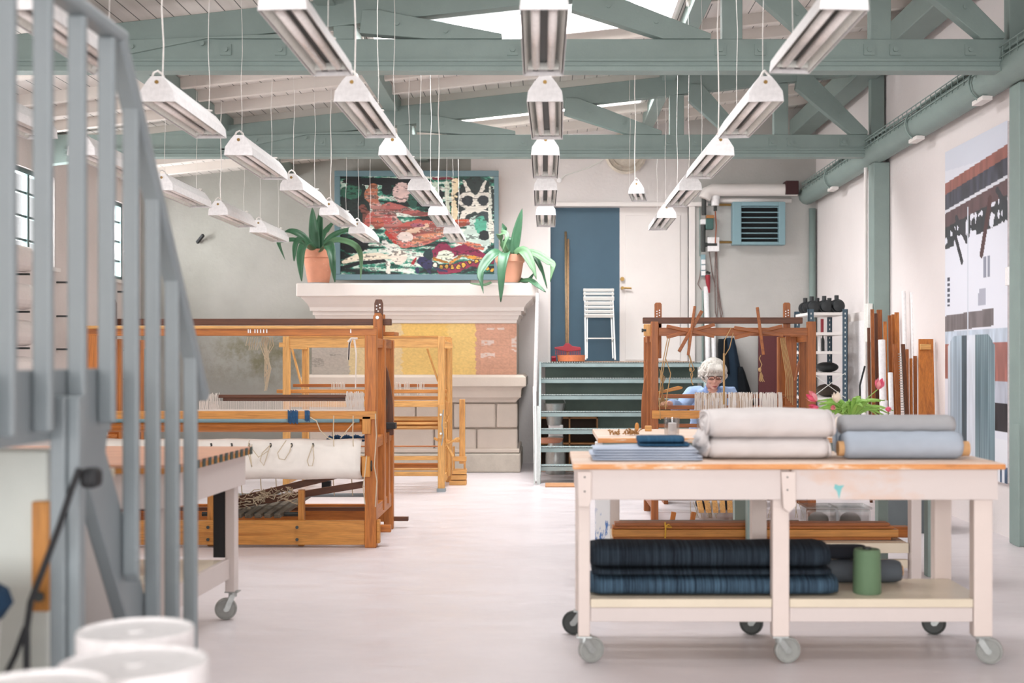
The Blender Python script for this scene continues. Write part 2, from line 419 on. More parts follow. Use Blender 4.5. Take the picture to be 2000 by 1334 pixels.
truss(9.0, 'grey-green bolted timber roof truss crossing the top of the picture, in front of the other')
truss(12.84, 'grey-green bolted timber roof truss behind, hanging just above the painting and doorway')
for i, (x, lb) in enumerate(((-3.41, 'leftmost'), (-1.62, 'just left of the skylights'), (1.27, 'just right of the skylights'))):
    b = MB()
    if x == 1.27 or x == -1.62:
        b.bar((x, Y0, roof_z(x) - .09), (x, YB, roof_z(x) - .09), .14, .15)
    else: b.bar((x, Y0, roof_z(x) - .09), (x, YB, roof_z(x) - .09), .16, .17)
    tag(b.build('roof_purlin', M['beam'], bevel=.006), 'grey timber purlin running towards the back wall, ' + lb, 'purlin')
tag(MB().box(3.2, 3.45, Y0, YB, 4.3, 4.52).build('roof_purlin', M['beam'], bevel=.01), 'heavy grey timber wall beam high under the roof at the right wall', 'purlin')
# timber beam with cables along the right wall, carried by posts
t = thing('wall_beam', (3.42, 8, 3.42), 'grey painted round-edged timber beam with cable tray running along the right wall', 'beam')
b = MB(); pr = []
for k in range(12):
    a = 2 * math.pi * k / 12; pr.append((3.43 + .115 * math.cos(a), 3.53 + .125 * math.sin(a)))
b.add([(p[0], y, p[1]) for y in (Y0, 12.68, 12.9, YB) for p in pr], [(r * 12 + i, r * 12 + (i + 1) % 12, (r + 1) * 12 + (i + 1) % 12, (r + 1) * 12 + i) for r in range(3) for i in range(12)])
smooth_angle(b.build('beam', M['beam'], t))
b = MB()
for k in range(5): b.tube([(3.33 + .022 * k + .004 * math.sin(y * 3 + k), y, 3.635 + .01 * math.sin(y * 2 + k) + .012 * k) for y in np.arange(6, 16.1, .4)], .008, 5)
b.build('cables', M['beam'], t)
b = MB()
for y in np.arange(6, 16, .14): b.box(3.315, 3.32, y, y + .008, 3.55, 3.66); 
b.box(3.312, 3.318, 6, 16, 3.655, 3.663); b.box(3.312, 3.318, 6, 16, 3.575, 3.582)
b.build('cable_tray', M['beam'], t)
for y in (11.3, 14.6, 9.6):
    b = MB(); pts = [(3.43 + .135 * math.cos(a), y, 3.53 + .145 * math.sin(a)) for a in [R(k) for k in range(60, 271, 15)]]
    b.tube(pts, .01, 6); b.build('strap', M['beam'], t)
    b = MB().box(3.36, 3.44, y - .12, y + .12, 3.375, 3.41); b.build('junction_box', M['white'], t, bevel=.005)
for (y0, y1, x0, lab) in ((12.7, 12.92, 3.38, 'grey timber post against the right wall behind the leaning boards'), (9.0, 9.2, 3.46, 'grey timber post at the right edge, beside the hanging poster')):
    t = thing('wall_post', (3.46, y0, 0), lab, 'post')
    MB().box(x0, XR - .005, y0, y1, 0, 3.41).build('shaft', M['beam'], t, bevel=.008)
    MB().cyl((x0 - .0, y1 + .1, 0.6), (x0, y1 + .1, 3.4), .02, n=8).build('conduit', M['white'], t) if y0 > 12 else MB().box(x0 - .012, x0, y0 - .02, y0 + .1, 0, .9).build('plinth_board', M['beam'], t, bevel=.004)
tag(MB().cyl((3.5, 12.98, 0), (3.5, 12.98, 3.4), .045, n=12).build('drain_pipe', M['white'], smooth=True), 'white vertical pipe right beside the rear grey post', 'pipe')
t = thing('wall_switch_box', (3.44, 9.3, 1.9), 'small white switch box on the poster side of the right-edge post', 'switch box')
MB().box(3.47, 3.545, 9.22, 9.31, 1.93, 2.07).build('box', M['lampw'], t, bevel=.006)
MB().cyl((3.5, 9.27, 2.07), (3.5, 9.27, 3.4), .008, n=6).build('cable', M['lampw'], t)
# white door in the right wall beyond the shelf
b = MB().box(XR - .05, XR, 13.05, 14.3, 0, 1.9); dr = struct(b.build('door_3', M['white'], bevel=.01))
MB().box(XR - .07, XR - .05, 13.2, 14.15, .05, 1.8).build('door_panel', M['lampw'], dr, bevel=.005)

# doorway in the back wall: blue panel and white door
M['blue'] = paint('blue_door_paint', rgb(62, 92, 110), .5, .06, 3, (rgb(150, 175, 185), .76))
bl = struct(MB().box(DX0 + .0, X(1211, YB), YB + .1, YB + .15, DZ0, DZ1).build('door_2', M['blue']))
wd = struct(MB().box(X(1211, YB), DX1, YB + .1, YB + .16, DZ0, DZ1).build('door_1', M['white']))
b = MB(); x0, x1 = X(1222, YB), X(1330, YB)
b.box(x0, x1, YB + .085, YB + .1, DZ0 + .03, DZ1 - .1); b.build('door_panel', M['white'], wd, bevel=.004)
b = MB(); hx, hz = X(1216, YB), Z(562, YB)
b.cyl((hx, YB + .1, hz), (hx, YB + .03, hz), .022, n=10); b.tube([(hx, YB + .04, hz), (hx + .12, YB + .035, hz - .005)], .012, 8); b.build('door_handle', M['brass'], wd)
MB().cyl((hx, YB + .1, hz + .12), (hx, YB + .06, hz + .12), .028, n=12).build('lock', M['brass'], wd)
b = MB(); b.box(DX1, DX1 + .08, YB - .03, YB + .12, DZ0, DZ1 + .02); b.box(DX0 - .03, DX0, YB - .02, YB + .1, DZ0, DZ1); struct(b.build('trim_2', M['white']))
# plaster rosette high on the back wall
b = MB(); c = (X(1222, YB), YB, Z(300, YB)); b.lathe(c, [(.27, 0), (.28, -.05), (.25, -.08), (.23, -.04), (.2, -.03), (.19, -.06), (.17, -.03), (.08, -.03), (.06, -.09), (.02, -.1)], 40, 'Y')
tag(smooth_angle(b.build('ceiling_rosette', paint('aged_plaster', rgb(214, 204, 190), .8, .2, 12))), 'round plaster wall rosette above the doorway, half hidden by the truss', 'rosette')
# ---------------------------------------------------------------- concrete landing and open metal steps
M['conc'] = paint('green_grey_concrete', rgb(92, 107, 99), .8, .25, 2, (rgb(130, 140, 132), .7), .4)
M['grate'] = paint('galvanised_tread', rgb(150, 168, 168), .45, .12, 10)
SX0, SX1 = X(1056, 13.6), 1.87
b = MB(); b.box(SX0 + .05, SX1, 15.25, YB - .001, 0, 1.27); struct(b.build('floor_landing', M['conc']))
t = thing('metal_steps', ((SX0 + SX1) / 2, 13.6, 0), 'open flight of wide galvanised metal steps up to the blue doorway', 'steps')
for k in range(1, 8):
    d = 13.6 + .215 * (k - 1); z = .19 * k; dep = .24 if k < 7 else YB - d - .001
    b = MB(); b.box(SX0, SX1, d, d + dep, z - .012, z) ; b.box(SX0, SX1, d, d + .02, z - .055, z)
    o = b.build('tread', M['grate'], t, bevel=.003)
    n_ = MB()
    for i in range(64):
        x = SX0 + (SX1 - SX0) * (i + .25) / 64; n_.box(x, x + .012, d - .003, d + .035, z - .002, z + .008)
    n_.build('tread_teeth', M['steel'], o)
for x in (SX0 - .025, SX1):
    MB().prism([(13.5, 0), (13.62, 0), (15.0, 1.27), (15.0, 1.34), (14.9, 1.34), (13.5, .1)], x, x + .025, 'X').build('stringer', M['grate'], t)
b = MB(); b.box(SX0 - .04, SX0 - .005, 13.42, 13.47, 0, .86); b.box(SX0 - .075, SX0 - .06, 13.42, 13.47, 0, .86); b.build('foot_post', M['steel'], t)
t = thing('stair_handrail', (X(1047, 14), 14.0, 0), 'tall white pole handrail at the left side of the metal steps', 'handrail')
b = MB(); b.cyl((X(1045, 14.2), 14.2, 1.0), (X(1050, 14.2), 14.2, Z(572, 14.2)), .022, n=12); b.cyl((X(1044, 14.2), 14.2, 1.05), (X(1046, 13.55), 13.55, .02), .02, n=10)
smooth_angle(b.build('pole', M['lampw'], t))
tag(MB().box(X(1065, 13.3), X(1160, 13.3), 13.15, 13.5, 0, .015).build('door_mat', fabric('coir_mat', rgb(185, 140, 105)), bevel=.004), 'small tan mat on the floor at the foot of the metal steps', 'mat')
tag(MB().box(X(1075, 15.2), X(1355, 15.2), 15.1, 15.9, 1.331, 1.343).build('landing_mat', fabric('brown_mat', rgb(150, 118, 92)), bevel=.003), 'thin brown mat on the top landing before the doors', 'mat')
# things under the steps
M['crate'] = wood('crate_ply', rgb(176, 120, 62), rgb(140, 90, 45), 'X')
cd = 15.0
t = thing('wooden_crate', (X(1110, cd), cd, 0), 'low wooden pigeonhole crate behind the open steps', 'crate')
x0, x1, z1 = X(1054, cd), X(1168, cd), Z(815, cd)
b = MB()
for z in (0.0, z1 * .5, z1 - .018): b.box(x0, x1, cd, cd + .2, z, z + .018)
for x in (x0, (x0 + x1) / 2, x1 - .018): b.box(x, x + .018, cd, cd + .2, 0, z1)
b.build('shelves', M['crate'], t)
MB().box(x0, x1, cd + .19, cd + .2, 0, z1).build('back', plain('crate_back', rgb(60, 48, 38), .8), t)
cx = X(1085, 14.85); t = thing('milk_churn', (cx, 14.6, 0), 'dented pale metal churn standing under the steps in front of the crate', 'churn')
smooth_angle(MB().lathe((cx, 14.7, 0), [(.02, 0), (.115, 0), (.12, .02), (.12, .2), (.115, .3), (.09, .36), (.09, .42), (.1, .44), (.08, .445), (.02, .42)], 28).build('body', M['steel'], t))
MB().box(cx - .085, cx + .09, 14.79, 14.81, .38, .58).build('dial_plate', M['lampw'], t, bevel=.02)
b = MB(); b.tube([(cx - .04, 14.785, .49), (cx - .02, 14.785, .52), (cx + .04, 14.785, .52), (cx + .05, 14.785, .47)], .009, 6); b.build('clasp', M['dark'], t)
t = thing('metal_bucket', (X(1083, 15.1), 15.1, .95), 'grey metal bucket seen between the upper open steps', 'bucket')
c = (X(1083, 14.85), 14.85, .572)
smooth_angle(MB().lathe(c, [(.02, 0), (.085, 0), (.13, .26), (.135, .265), (.125, .26), (.08, .02), (.02, .02)], 28).build('pail', M['steel'], t))
b = MB(); b.tube([(c[0] + .13 * math.cos(a), c[1], c[2] + .26 + .1 * math.sin(a)) for a in [R(k) for k in range(0, 181, 20)]], .005, 6); b.build('handle', M['steel'], t)
tag(smooth_angle(MB().lathe((X(1072, 14.5), 14.42, .391), [(.02, 0), (.13, 0), (.16, .02), (.17, .05), (.15, .05), (.02, .03)], 28).build('plant_saucer', M['terra'])), 'shallow terracotta saucer on a lower metal step', 'saucer')
# on the landing
ld = 15.2
t = thing('garden_rake', (X(1108, ld), ld, 1.343), 'red leaf rake with long wooden handle leaning on the blue door', 'rake')
M['red'] = plain('red_plastic', rgb(150, 34, 48), .45)
b = MB(); hx = X(1109, ld)
b.prism([(X(1083, ld), Z(682, ld)), (X(1083, ld), Z(678, ld)), (X(1100, ld), Z(676, ld)), (X(1105, ld), Z(670, ld)), (X(1111, ld), Z(670, ld)), (X(1118, ld), Z(676, ld)), (X(1134, ld), Z(678, ld)), (X(1135, ld), Z(684, ld)), (X(1109, ld), Z(687, ld))], ld, ld + .03)
b.build('head', M['red'], t, bevel=.006)
b = MB()
for i in range(15):
    x = X(1085, ld) + i * (X(1133, ld) - X(1085, ld)) / 14
    b.tube([(x, ld + .01, Z(684, ld)), (x, ld + .0, Z(690, ld)), (x, ld - .02, Z(693, ld))], .004, 5)
b.build('tines', M['red'], t)
M['pole'] = wood('old_broom_pole', rgb(140, 116, 84), rgb(105, 88, 62), 'Z')
MB().cyl((X(1106.5, ld), ld + .015, Z(682, ld)), (X(1105, 16.2), 16.25, Z(452, 16.15)), .016, n=10).build('pole', M['pole'], t, smooth=True)
tag(MB().cyl((X(1109, 15.3), 15.35, 1.346), (X(1110, 16.2), 16.26, Z(466, 16.15)), .014, n=10).build('broom_stick', wood('new_stick', rgb(200, 160, 120), rgb(170, 130, 90), 'Z'), smooth=True), 'thin pale stick leaning on the blue door right behind the rake handle', 'stick')
tag(smooth_angle(MB().lathe((X(1116, 15.0), 15.05, 1.345), [(.01, 0), (.165, 0), (.172, .075), (.16, .075), (.15, .02), (.01, .015)], 36).build('terracotta_dish', plain('orange_terracotta', rgb(222, 130, 86), .6))), 'orange terracotta dish on the landing under the rake', 'dish')
t = thing('hand_brush', (X(1083, 15.0), 15.0, 1.343), 'small red hand brush on the landing beside the orange dish', 'brush')
b = MB().box(X(1077, 15), X(1086, 15), 15.0, 15.12, 1.38, 1.41); b.build('block', M['red'], t, bevel=.006)
b = MB()
for i in range(9):
    for j in range(3): b.cyl((X(1078, 15) + i * .006, 15.01 + j * .04, 1.345), (X(1078, 15) + i * .006, 15.01 + j * .04, 1.385), .004, n=4)
b.build('bristles', M['red'], t)
# folding chair leaning on the blue door, slats up
t = thing('folding_chair', (X(1171, 15.7), 15.7, 1.331), 'white slatted folding chair folded up against the blue door', 'chair')
fz0 = 1.3435
M['chw'] = paint('peeling_white_chair', rgb(228, 228, 224), .5, .06, 6, (rgb(150, 150, 140), .7))
cp = lambda px, f: Vector((X(px, 15.75), 15.6 + .45 * f, 0))
def cpt(px, py):
    z = Z(py, 15.8); f = (z - fz0) / .95; return Vector((X(px, 15.8), 15.6 + .42 * f, max(z, fz0)))
for i, (y0, y1) in enumerate(((562, 568), (570, 575), (578, 586), (588, 595), (597, 602), (605, 611), (613, 620))):
    xo = 0 if i < 3 else 2; p = cpt(1140 + xo, (y0 + y1) / 2); q = cpt(1201 - xo * 1.4, (y0 + y1) / 2)
    MB().bar(p, q, .022, (y1 - y0) / F * 15.8, up=(0, -.4, 1)).build('slat', M['chw'], t, bevel=.004)
for (a, c) in ((1143, 1143), (1198, 1200)):
    b = MB(); b.bar(cpt(a, 562) + Vector((0, .02, 0)), cpt(c, 703) + Vector((0, .02, 0)), .018, .02); b.build('leg', M['chw'], t)
for (a, c) in ((1148, 1146), (1194, 1196)):
    b = MB(); b.bar(cpt(a, 578) + Vector((0, .045, 0)), cpt(c, 700) + Vector((0, .045, 0)), .015, .016); b.build('leg', M['chw'], t)
MB().bar(cpt(1143, 661), cpt(1199, 661), .014, .014).build('stretcher', M['chw'], t)
# ---------------------------------------------------------------- stone pedestal with cornice
M['stone'] = paint('pink_grey_stone', rgb(204, 192, 180), .85, .07, 3, (rgb(186, 176, 162), .7), .5)
M['slab'] = paint('white_stone_slab', rgb(230, 222, 216), .8, .04, 3)
M['rough'] = paint('rough_stone', rgb(196, 188, 176), .95, .12, 8, None, 1.0)
pd = 14.9
t = thing('stone_mantel', (X(813, pd), pd, 0), 'monumental stone pedestal with moulded cornice, colour samples and block courses', 'mantelpiece')
XC1 = X(1012, pd); XCL = X(605, pd) - .05
def course(px0, px1, py0, py1, d, mat, name, bev=.015):
    return MB().box(X(px0, d), X(px1, d), d, YB - .002, Z(py1, d), Z(py0, d)).build(name, mat, t, bevel=bev)
course(578, 1050, 553, 579, 14.5, M['slab'], 'top_slab')
# cornice profile swept on front and both ends
prof = [(579, 6, 14.56), (582, 7, 14.57), (588, 14, 14.61), (594, 20, 14.65), (600, 24, 14.7), (605, 25, 14.71), (607, 25, 14.71), (607.5, 31, 14.77), (615, 31, 14.77), (615.5, 35, 14.81), (619, 36, 14.82), (624, 38, 14.84), (625, 39, 14.86), (631, 41, 14.87)]
rings = []
for (py, ins, d) in prof:
    xa, xb, z = X(582 + ins * .92, d), X(1046 - ins * .92, d), Z(py, d)
    rings.append([(xa, d, z), (xb, d, z), (xb, YB - .002, z), (xa, YB - .002, z)])
MB().ring_loft(rings).build('cornice', M['slab'], t)
def panelc(u, v):
    H, W = u.shape; n = vnoise(u, v, 60, 30, 1); n2 = vnoise(u, v, 8, 5, 2); n3 = vnoise(u, v, 150, 70, 5)
    c = np.zeros((H, W, 3)); 
    def put(m, col): c[m] = col
    put(np.ones_like(u) > 0, (190, 182, 172))
    e = (n - .5) * .02
    put(u > .18 + e, (226, 205, 160)); put(u > .24 + e * 2, (232, 208, 162)); put((u > .44 + e) & (v < .42 + e), (238, 200, 118)); put((u > .44 + e) & (v >= .42), (236, 202, 128))
    put(u > .66 + e, (240, 206, 132)); put(u > .80 + e * .6, (215, 166, 142))
    w_ = ((abs(u - .86) < .03) & (abs(v - .37) < .05 + e)) | ((abs(u - .86) < .035) & (abs(v - .62) < .05 + e)) | ((u > .975) & (abs(v - .4) < .15)) | ((abs(u - .9) < .05) & (abs(v - .1) < .02 + e))
    put(w_ & (n > .4), (226, 206, 196))
    c *= (.93 + .1 * n3 + .05 * n2)[..., None]
    st = (u < .2) & (n2 > .5) & (n3 > .5); c[st] *= .84
    br = (v * 7 % 1 < .05) | (((u * 14 + (np.floor(v * 7) % 2) * .5) % 1 < .025)); c[br & (u > .78)] *= .96
    return c
px0, px1 = 609, 1009
xa, xb, za, zb = X(px0, pd), X(px1, pd), Z(632, pd), Z(733, pd)
MB().box(xa, xb, pd + .002, YB - .002, zb - .02, za + .02).build('body', M['stone'], t)
canvas('painted_panel', attr_mat('limewash_samples', .85), panelc, 260, 80, lambda u, v: (xa + (xb - xa) * u, u * 0 + pd, za + (zb - za) * v), t)
rings = []
for (py, ins, d) in ((732, 6, 14.74), (737, 0, 14.68), (754, 0, 14.68), (758, 8, 14.74), (762, 9, 14.76), (776, 10, 14.78), (781, 16, 14.84), (786, 20, 14.86)):
    xa2, xb2, z = X(588 + ins, d), X(1027 - ins, d), Z(py, d); rings.append([(xa2, d, z), (xb2, d, z), (xb2, YB - .002, z), (xa2, YB - .002, z)])
MB().ring_loft(rings).build('ledge', M['stone'], t)
MB().box(X(604, pd), X(1009, pd), pd + .03, YB - .002, 0, Z(785, pd)).build('core', M['stone'], t)
rows = [(788, 835, [604, 690, 812, 885, 969, 1012]), (838, 884, [604, 650, 765, 848, 931, 1012])]
for (a, c, xs) in rows:
    for i in range(len(xs) - 1):
        MB().box(X(xs[i] + 1, pd - .02), X(xs[i + 1] - 1, pd - .02), pd - .02, pd + .1, Z(c, pd - .02), Z(a, pd - .02)).build('stone_block', M['stone'], t, bevel=.02)
MB().box(X(598, pd), X(1015, pd), pd - .05, YB - .002, Z(884, pd), Z(876, pd)).build('plinth_moulding', M['stone'], t, bevel=.012)
MB().box(X(596, pd), X(1017, pd), pd - .06, YB - .002, 0, Z(885, pd)).build('plinth', M['rough'], t, bevel=.02)
ST = Z(553, 14.5)                       # top of the slab
# ---------------------------------------------------------------- painting
def seg(u, v, pts, r, asp):
    m = np.full(u.shape, 9.0)
    for (a, c) in zip(pts[:-1], pts[1:]):
        ax, ay, ar = a[0] * asp, a[1], a[2]; bx, by, br = c[0] * asp, c[1], c[2]
        dx, dy = bx - ax, by - ay; tt = np.clip(((u * asp - ax) * dx + (v - ay) * dy) / (dx * dx + dy * dy + 1e-9), 0, 1)
        d = np.hypot(u * asp - ax - tt * dx, v - ay - tt * dy) / (ar + tt * (br - ar)); m = np.minimum(m, d)
    return m
def painting(u, v):
    asp = 1.5; wv = (vnoise(u, v, 30, 40, 11) - .5) * .014; wu = (vnoise(u, v, 60, 50, 12) - .5) * .009
    U, V = u + wu, v + wv
    n1 = vnoise(u + wv * 2, v, 9, 40, 21); n2 = vnoise(u, v, 5, 5, 22); n3 = vnoise(u, v, 70, 110, 23); n4 = vnoise(u + wv, v, 14, 60, 24)
    g = n1 * .55 + n3 * .2 + n4 * .25
    cols = [(14, 26, 26), (20, 72, 62), (62, 142, 118), (190, 214, 200), (232, 232, 222)]; th = [.0, .36, .47, .56, .66]
    c = np.zeros(u.shape + (3,)); 
    gg = g + (n2 - .5) * .22
    for col, t_ in zip(cols, th): c[gg > t_] = col
    def S(pts, col, k=1.0, jit=.12, tex=.18):
        d = seg(U, V, pts, 1, asp); m = d < k + (n3 - .5) * jit
        c[m] = np.array(col) * (1 - tex / 2 + tex * n4[m])[:, None]
    def D(x, y, rx, ry, col): 
        m = ((U - x) / rx) ** 2 + ((V - y) / ry) ** 2 < 1 + (n3 - .5) * .3; c[m] = np.array(col) * (.9 + .2 * n4[m])[:, None]
    bk, wh, rd = (16, 22, 26), (232, 226, 214), (206, 104, 92)
    D(.10, .3, .1, .25, (22, 38, 34)); D(.07, .17, .07, .07, (44, 96, 76)); D(.26, .06, .25, .04, bk); D(.09, .7, .09, .08, bk); D(.3, .14, .035, .055, bk)
    D(.4, .17, .06, .1, (222, 190, 184)); D(.57, .09, .03, .05, bk); D(.585, .09, .015, .025, wh); D(.58, .18, .03, .06, (110, 24, 44)); D(.64, .2, .03, .06, bk); D(.47, .25, .03, .09, (34, 84, 70))
    S([(.60, .03, .012), (.76, .035, .012)], (120, 30, 50)); S([(.62, .1, .03), (.63, .4, .028)], (200, 218, 200)); S([(.745, .06, .034), (.74, .47, .03)], (236, 216, 178)); S([(.69, .08, .022), (.7, .5, .02)], (214, 220, 200))
    # dark-eyed white figure at the right
    D(.88, .26, .13, .24, (30, 44, 42)); S([(.80, .06, .012), (.82, .12, .018), (.84, .2, .02), (.84, .3, .02)], wh); S([(.94, .06, .012), (.925, .12, .018), (.9, .2, .02), (.9, .3, .02)], wh)
    D(.825, .25, .058, .085, wh); D(.925, .25, .058, .085, wh); D(.825, .25, .036, .053, (30, 40, 46)); D(.925, .25, .036, .053, (30, 40, 46))
    S([(.78, .5, .02), (.8, .38, .028), (.87, .33, .03), (.95, .38, .028), (.985, .5, .022), (.985, .66, .018)], wh); D(.89, .6, .085, .2, (196, 214, 204)); D(.93, .42, .05, .06, (48, 60, 62)); D(.91, .5, .04, .09, (80, 168, 140)); D(.935, .6, .035, .055, bk); D(.97, .4, .012, .3, (220, 222, 208))
    # reclining figure
    S([(.16, .47, .03), (.17, .38, .035), (.14, .32, .03)], (120, 70, 60)); S([(.17, .5, .03), (.2, .42, .05), (.26, .36, .05), (.3, .33, .055)], rd)
    S([(.2, .2, .07), (.21, .13, .05)], (196, 118, 84)); S([(.22, .28, .05), (.25, .36, .045)], (214, 150, 140)); S([(.21, .22, .055), (.215, .25, .05)], (214, 128, 100))
    S([(.3, .37, .075), (.33, .48, .085), (.38, .58, .09), (.42, .64, .09)], (208, 132, 124)); D(.245, .48, .04, .06, (216, 110, 88)); D(.31, .44, .04, .055, (204, 96, 92))
    S([(.32, .31, .045), (.4, .34, .035), (.48, .38, .03), (.57, .39, .022)], (206, 112, 106)); S([(.36, .58, .07), (.5, .53, .09), (.62, .53, .06), (.82, .47, .03)], (214, 104, 92)); S([(.72, .48, .02), (.8, .47, .03)], (226, 92, 48))
    S([(.3, .58, .02), (.36, .67, .02), (.44, .71, .02)], (198, 62, 50)); S([(.42, .65, .085), (.55, .62, .075), (.66, .56, .06)], (218, 122, 108)); S([(.48, .66, .03), (.6, .6, .03), (.67, .56, .02)], (232, 150, 112), 1, .8); S([(.44, .58, .03), (.56, .5, .025)], (222, 186, 160), 1, .9); D(.42, .62, .05, .05, (232, 214, 206)); D(.5, .5, .05, .02, (160, 90, 108))
    S([(.7, .62, .02), (.8, .68, .025), (.9, .72, .03), (.92, .73, .02)], (214, 110, 80))
    # animals and beads at the bottom
    S([(.02, .87, .02), (.12, .82, .03), (.22, .81, .035), (.34, .82, .02)], (238, 224, 202)); S([(.01, .93, .012), (.12, .88, .022), (.28, .86, .02)], bk); D(.38, .82, .055, .07, (236, 222, 208)); S([(.33, .75, .01), (.29, .68, .03)], (224, 220, 214)); S([(.31, .88, .02), (.31, .97, .02)], wh)
    S([(.6, .8, .035), (.66, .72, .05), (.72, .78, .045), (.8, .74, .045), (.9, .79, .03), (.98, .86, .03)], (130, 22, 64)); S([(.66, .95, .05), (.76, .93, .045), (.84, .88, .03), (.9, .9, .03)], (136, 26, 62)); D(.57, .8, .03, .06, (24, 50, 54)); D(.68, .8, .055, .045, (214, 220, 200))
    S([(.53, .86, .045), (.57, .9, .05)], (38, 36, 78)); S([(.5, .94, .02), (.5, .98, .012)], (38, 36, 78)); S([(.57, .93, .02), (.58, .98, .012)], (36, 34, 72)); S([(.58, .87, .025), (.64, .95, .012), (.69, .96, .008)], (46, 44, 84)); S([(.47, .88, .02), (.49, .83, .008)], (160, 30, 40))
    S([(.61, .84, .02), (.69, .87, .012)], (236, 150, 40)); S([(.71, .88, .014), (.79, .8, .016)], (236, 150, 40)); S([(.81, .81, .016), (.91, .84, .016)], (238, 158, 50))
    for i, (x, y) in enumerate(((.615, .9), (.655, .92), (.69, .915), (.725, .92), (.765, .92), (.8, .9), (.84, .87), (.88, .865), (.92, .885), (.95, .93), (.985, .95))):
        D(x, y, .018, .027, bk); D(x, y, .012, .019, wh if i == 0 else (240, 176, 60))
    fl = (c[..., 0] > 190) & (c[..., 1] < 175); c[fl] = c[fl] * (.9 - .25 * (n1[fl] > .62))[:, None] + 0
    w2 = fl & (n4 * .6 + n3 * .4 > .62); c[w2] = c[w2] * .45 + np.array((232, 214, 206)) * .55
    dk = (n4 + n3 > 1.32); c[dk] = c[dk] * .55
    return c * .95
ad = 15.95
t = thing('framed_painting', (X(813, ad), ad + .2, ST), 'large green and pink expressive painting in a blue-grey frame above the stone slab', 'painting')
xa, xb, za, zb = X(664, ad), X(966, ad), Z(342, ad), Z(537, ad)
canvas('canvas', attr_mat('oil_paint', .45), painting, 420, 280, lambda u, v: (xa + (xb - xa) * u, u * 0 + ad + .02, za + (zb - za) * v), t)
M['frame'] = paint('blue_grey_frame', rgb(100, 126, 134), .5)
b = MB(); fx0, fx1, fz0_, fz1 = X(653, ad), X(974, ad), Z(547, ad), Z(333, ad)
b.box(fx0, fx1, ad, ad + .05, fz1 - .075, fz1); b.box(fx0, fx1, ad, ad + .05, fz0_, fz0_ + .075); b.box(fx0, fx0 + .075, ad, ad + .05, fz0_ + .075, fz1 - .075); b.box(fx1 - .06, fx1, ad, ad + .05, fz0_ + .075, fz1 - .075)
b.build('frame', M['frame'], t, bevel=.006)
MB().box(fx0 + .02, fx1 - .02, ad + .05, YB - .001, fz0_ + .02, fz1 - .02).build('backing', M['crate'], t)
d = 15.9
t = thing('chalk_ledge', (X(752, d), d, ST), 'small pale blue ledge with white scraps under the painting', 'ledge')
MB().box(X(724, d), X(785, d), d - .05, d + .04, ST, ST + .06).build('strip', M['bal'], t, bevel=.004)
b = MB()
for i in range(14): b.ball((X(728 + i * 3.8, d), d, ST + .068), .02, .02, .009 + .004 * (i % 3), 8, 5)
b.build('scraps', M['lampw'], t)
# ---------------------------------------------------------------- agaves
M['leaf'] = paint('agave_leaf', rgb(56, 100, 70), .45, .2, 6); M['leaf2'] = paint('light_agave_leaf', rgb(92, 128, 92), .5, .15, 6); M['soil'] = plain('soil', rgb(60, 48, 40), .9)
def leaf(name, pts, wd, mat, par, kink=.35):
    pts = [Vector(p) for p in pts]; n = 14; path = []
    for i in range(n):                       # Catmull-Rom
        s = i / (n - 1) * (len(pts) - 1); k = min(int(s), len(pts) - 2); f = s - k
        p0 = pts[max(k - 1, 0)]; p1 = pts[k]; p2 = pts[k + 1]; p3 = pts[min(k + 2, len(pts) - 1)]
        path.append(.5 * ((2 * p1) + (p2 - p0) * f + (2 * p0 - 5 * p1 + 4 * p2 - p3) * f * f + (3 * p1 - p0 - 3 * p2 + p3) * f ** 3))
    vs = []; 
    for i, p in enumerate(path):
        a = (path[min(i + 1, n - 1)] - path[max(i - 1, 0)]).normalized(); s = i / (n - 1)
        sd = a.cross(Vector((0, 0, 1)))
        if sd.length < .25 or abs(a.x) > .3: sd = Vector((0, 1, 0)).cross(a) * .7 + a.cross(Vector((0, 0, 1))) * .5
        if sd.length < .1: sd = Vector((1, 0, 0))
        sd = (sd - a * sd.dot(a)).normalized(); up = sd.cross(a).normalized()
        wdt = wd * (.75 + .9 * s * (1 - s) * 1.2) * (1 - s ** 3.2) + .002
        vs += [p + sd * (wdt / 2) + up * (wdt * .18), p + sd * wdt * .25, p - up * wdt * .04, p - sd * wdt * .25, p - sd * (wdt / 2) + up * (wdt * .18)]
    b = MB().add(vs, [(i * 5 + j, i * 5 + j + 1, i * 5 + j + 6, i * 5 + j + 5) for i in range(n - 1) for j in range(4)])
    return b.build(name, mat, par, smooth=True, solid=.007)
def lp(px, py, d): return P(px, py, d)
def agave(px, rbot, rtop, ptop, label, mat, leaves, d=14.85):
    cx = X(px, d); t = thing('potted_agave', (cx, d, ST), label, 'potted plant', 'agaves on the stone mantel')
    h = Z(ptop, d) - ST
    smooth_angle(MB().lathe((cx, d, ST + .01), [(.01, 0), (rbot, 0), (rtop * .93, h * .74), (rtop, h * .76), (rtop * 1.05, h), (rtop * .92, h), (rtop * .88, h * .9), (.01, h * .88)], 40).build('pot', mat, t))
    smooth_angle(MB().lathe((cx, d, ST + .0005), [(.01, 0), (rbot * 1.25, 0), (rbot * 1.32, .02), (rbot * 1.22, .018), (.01, .009)], 32).build('saucer', M['bal'], t))
    MB().cyl((cx, d, ST + h * .85), (cx, d, ST + h * .93), rtop * .86, n=24).build('soil', M['soil'], t)
    for (pts, wd, mt) in leaves: leaf('leaf', [lp(*q) for q in pts], wd, M[mt], t)
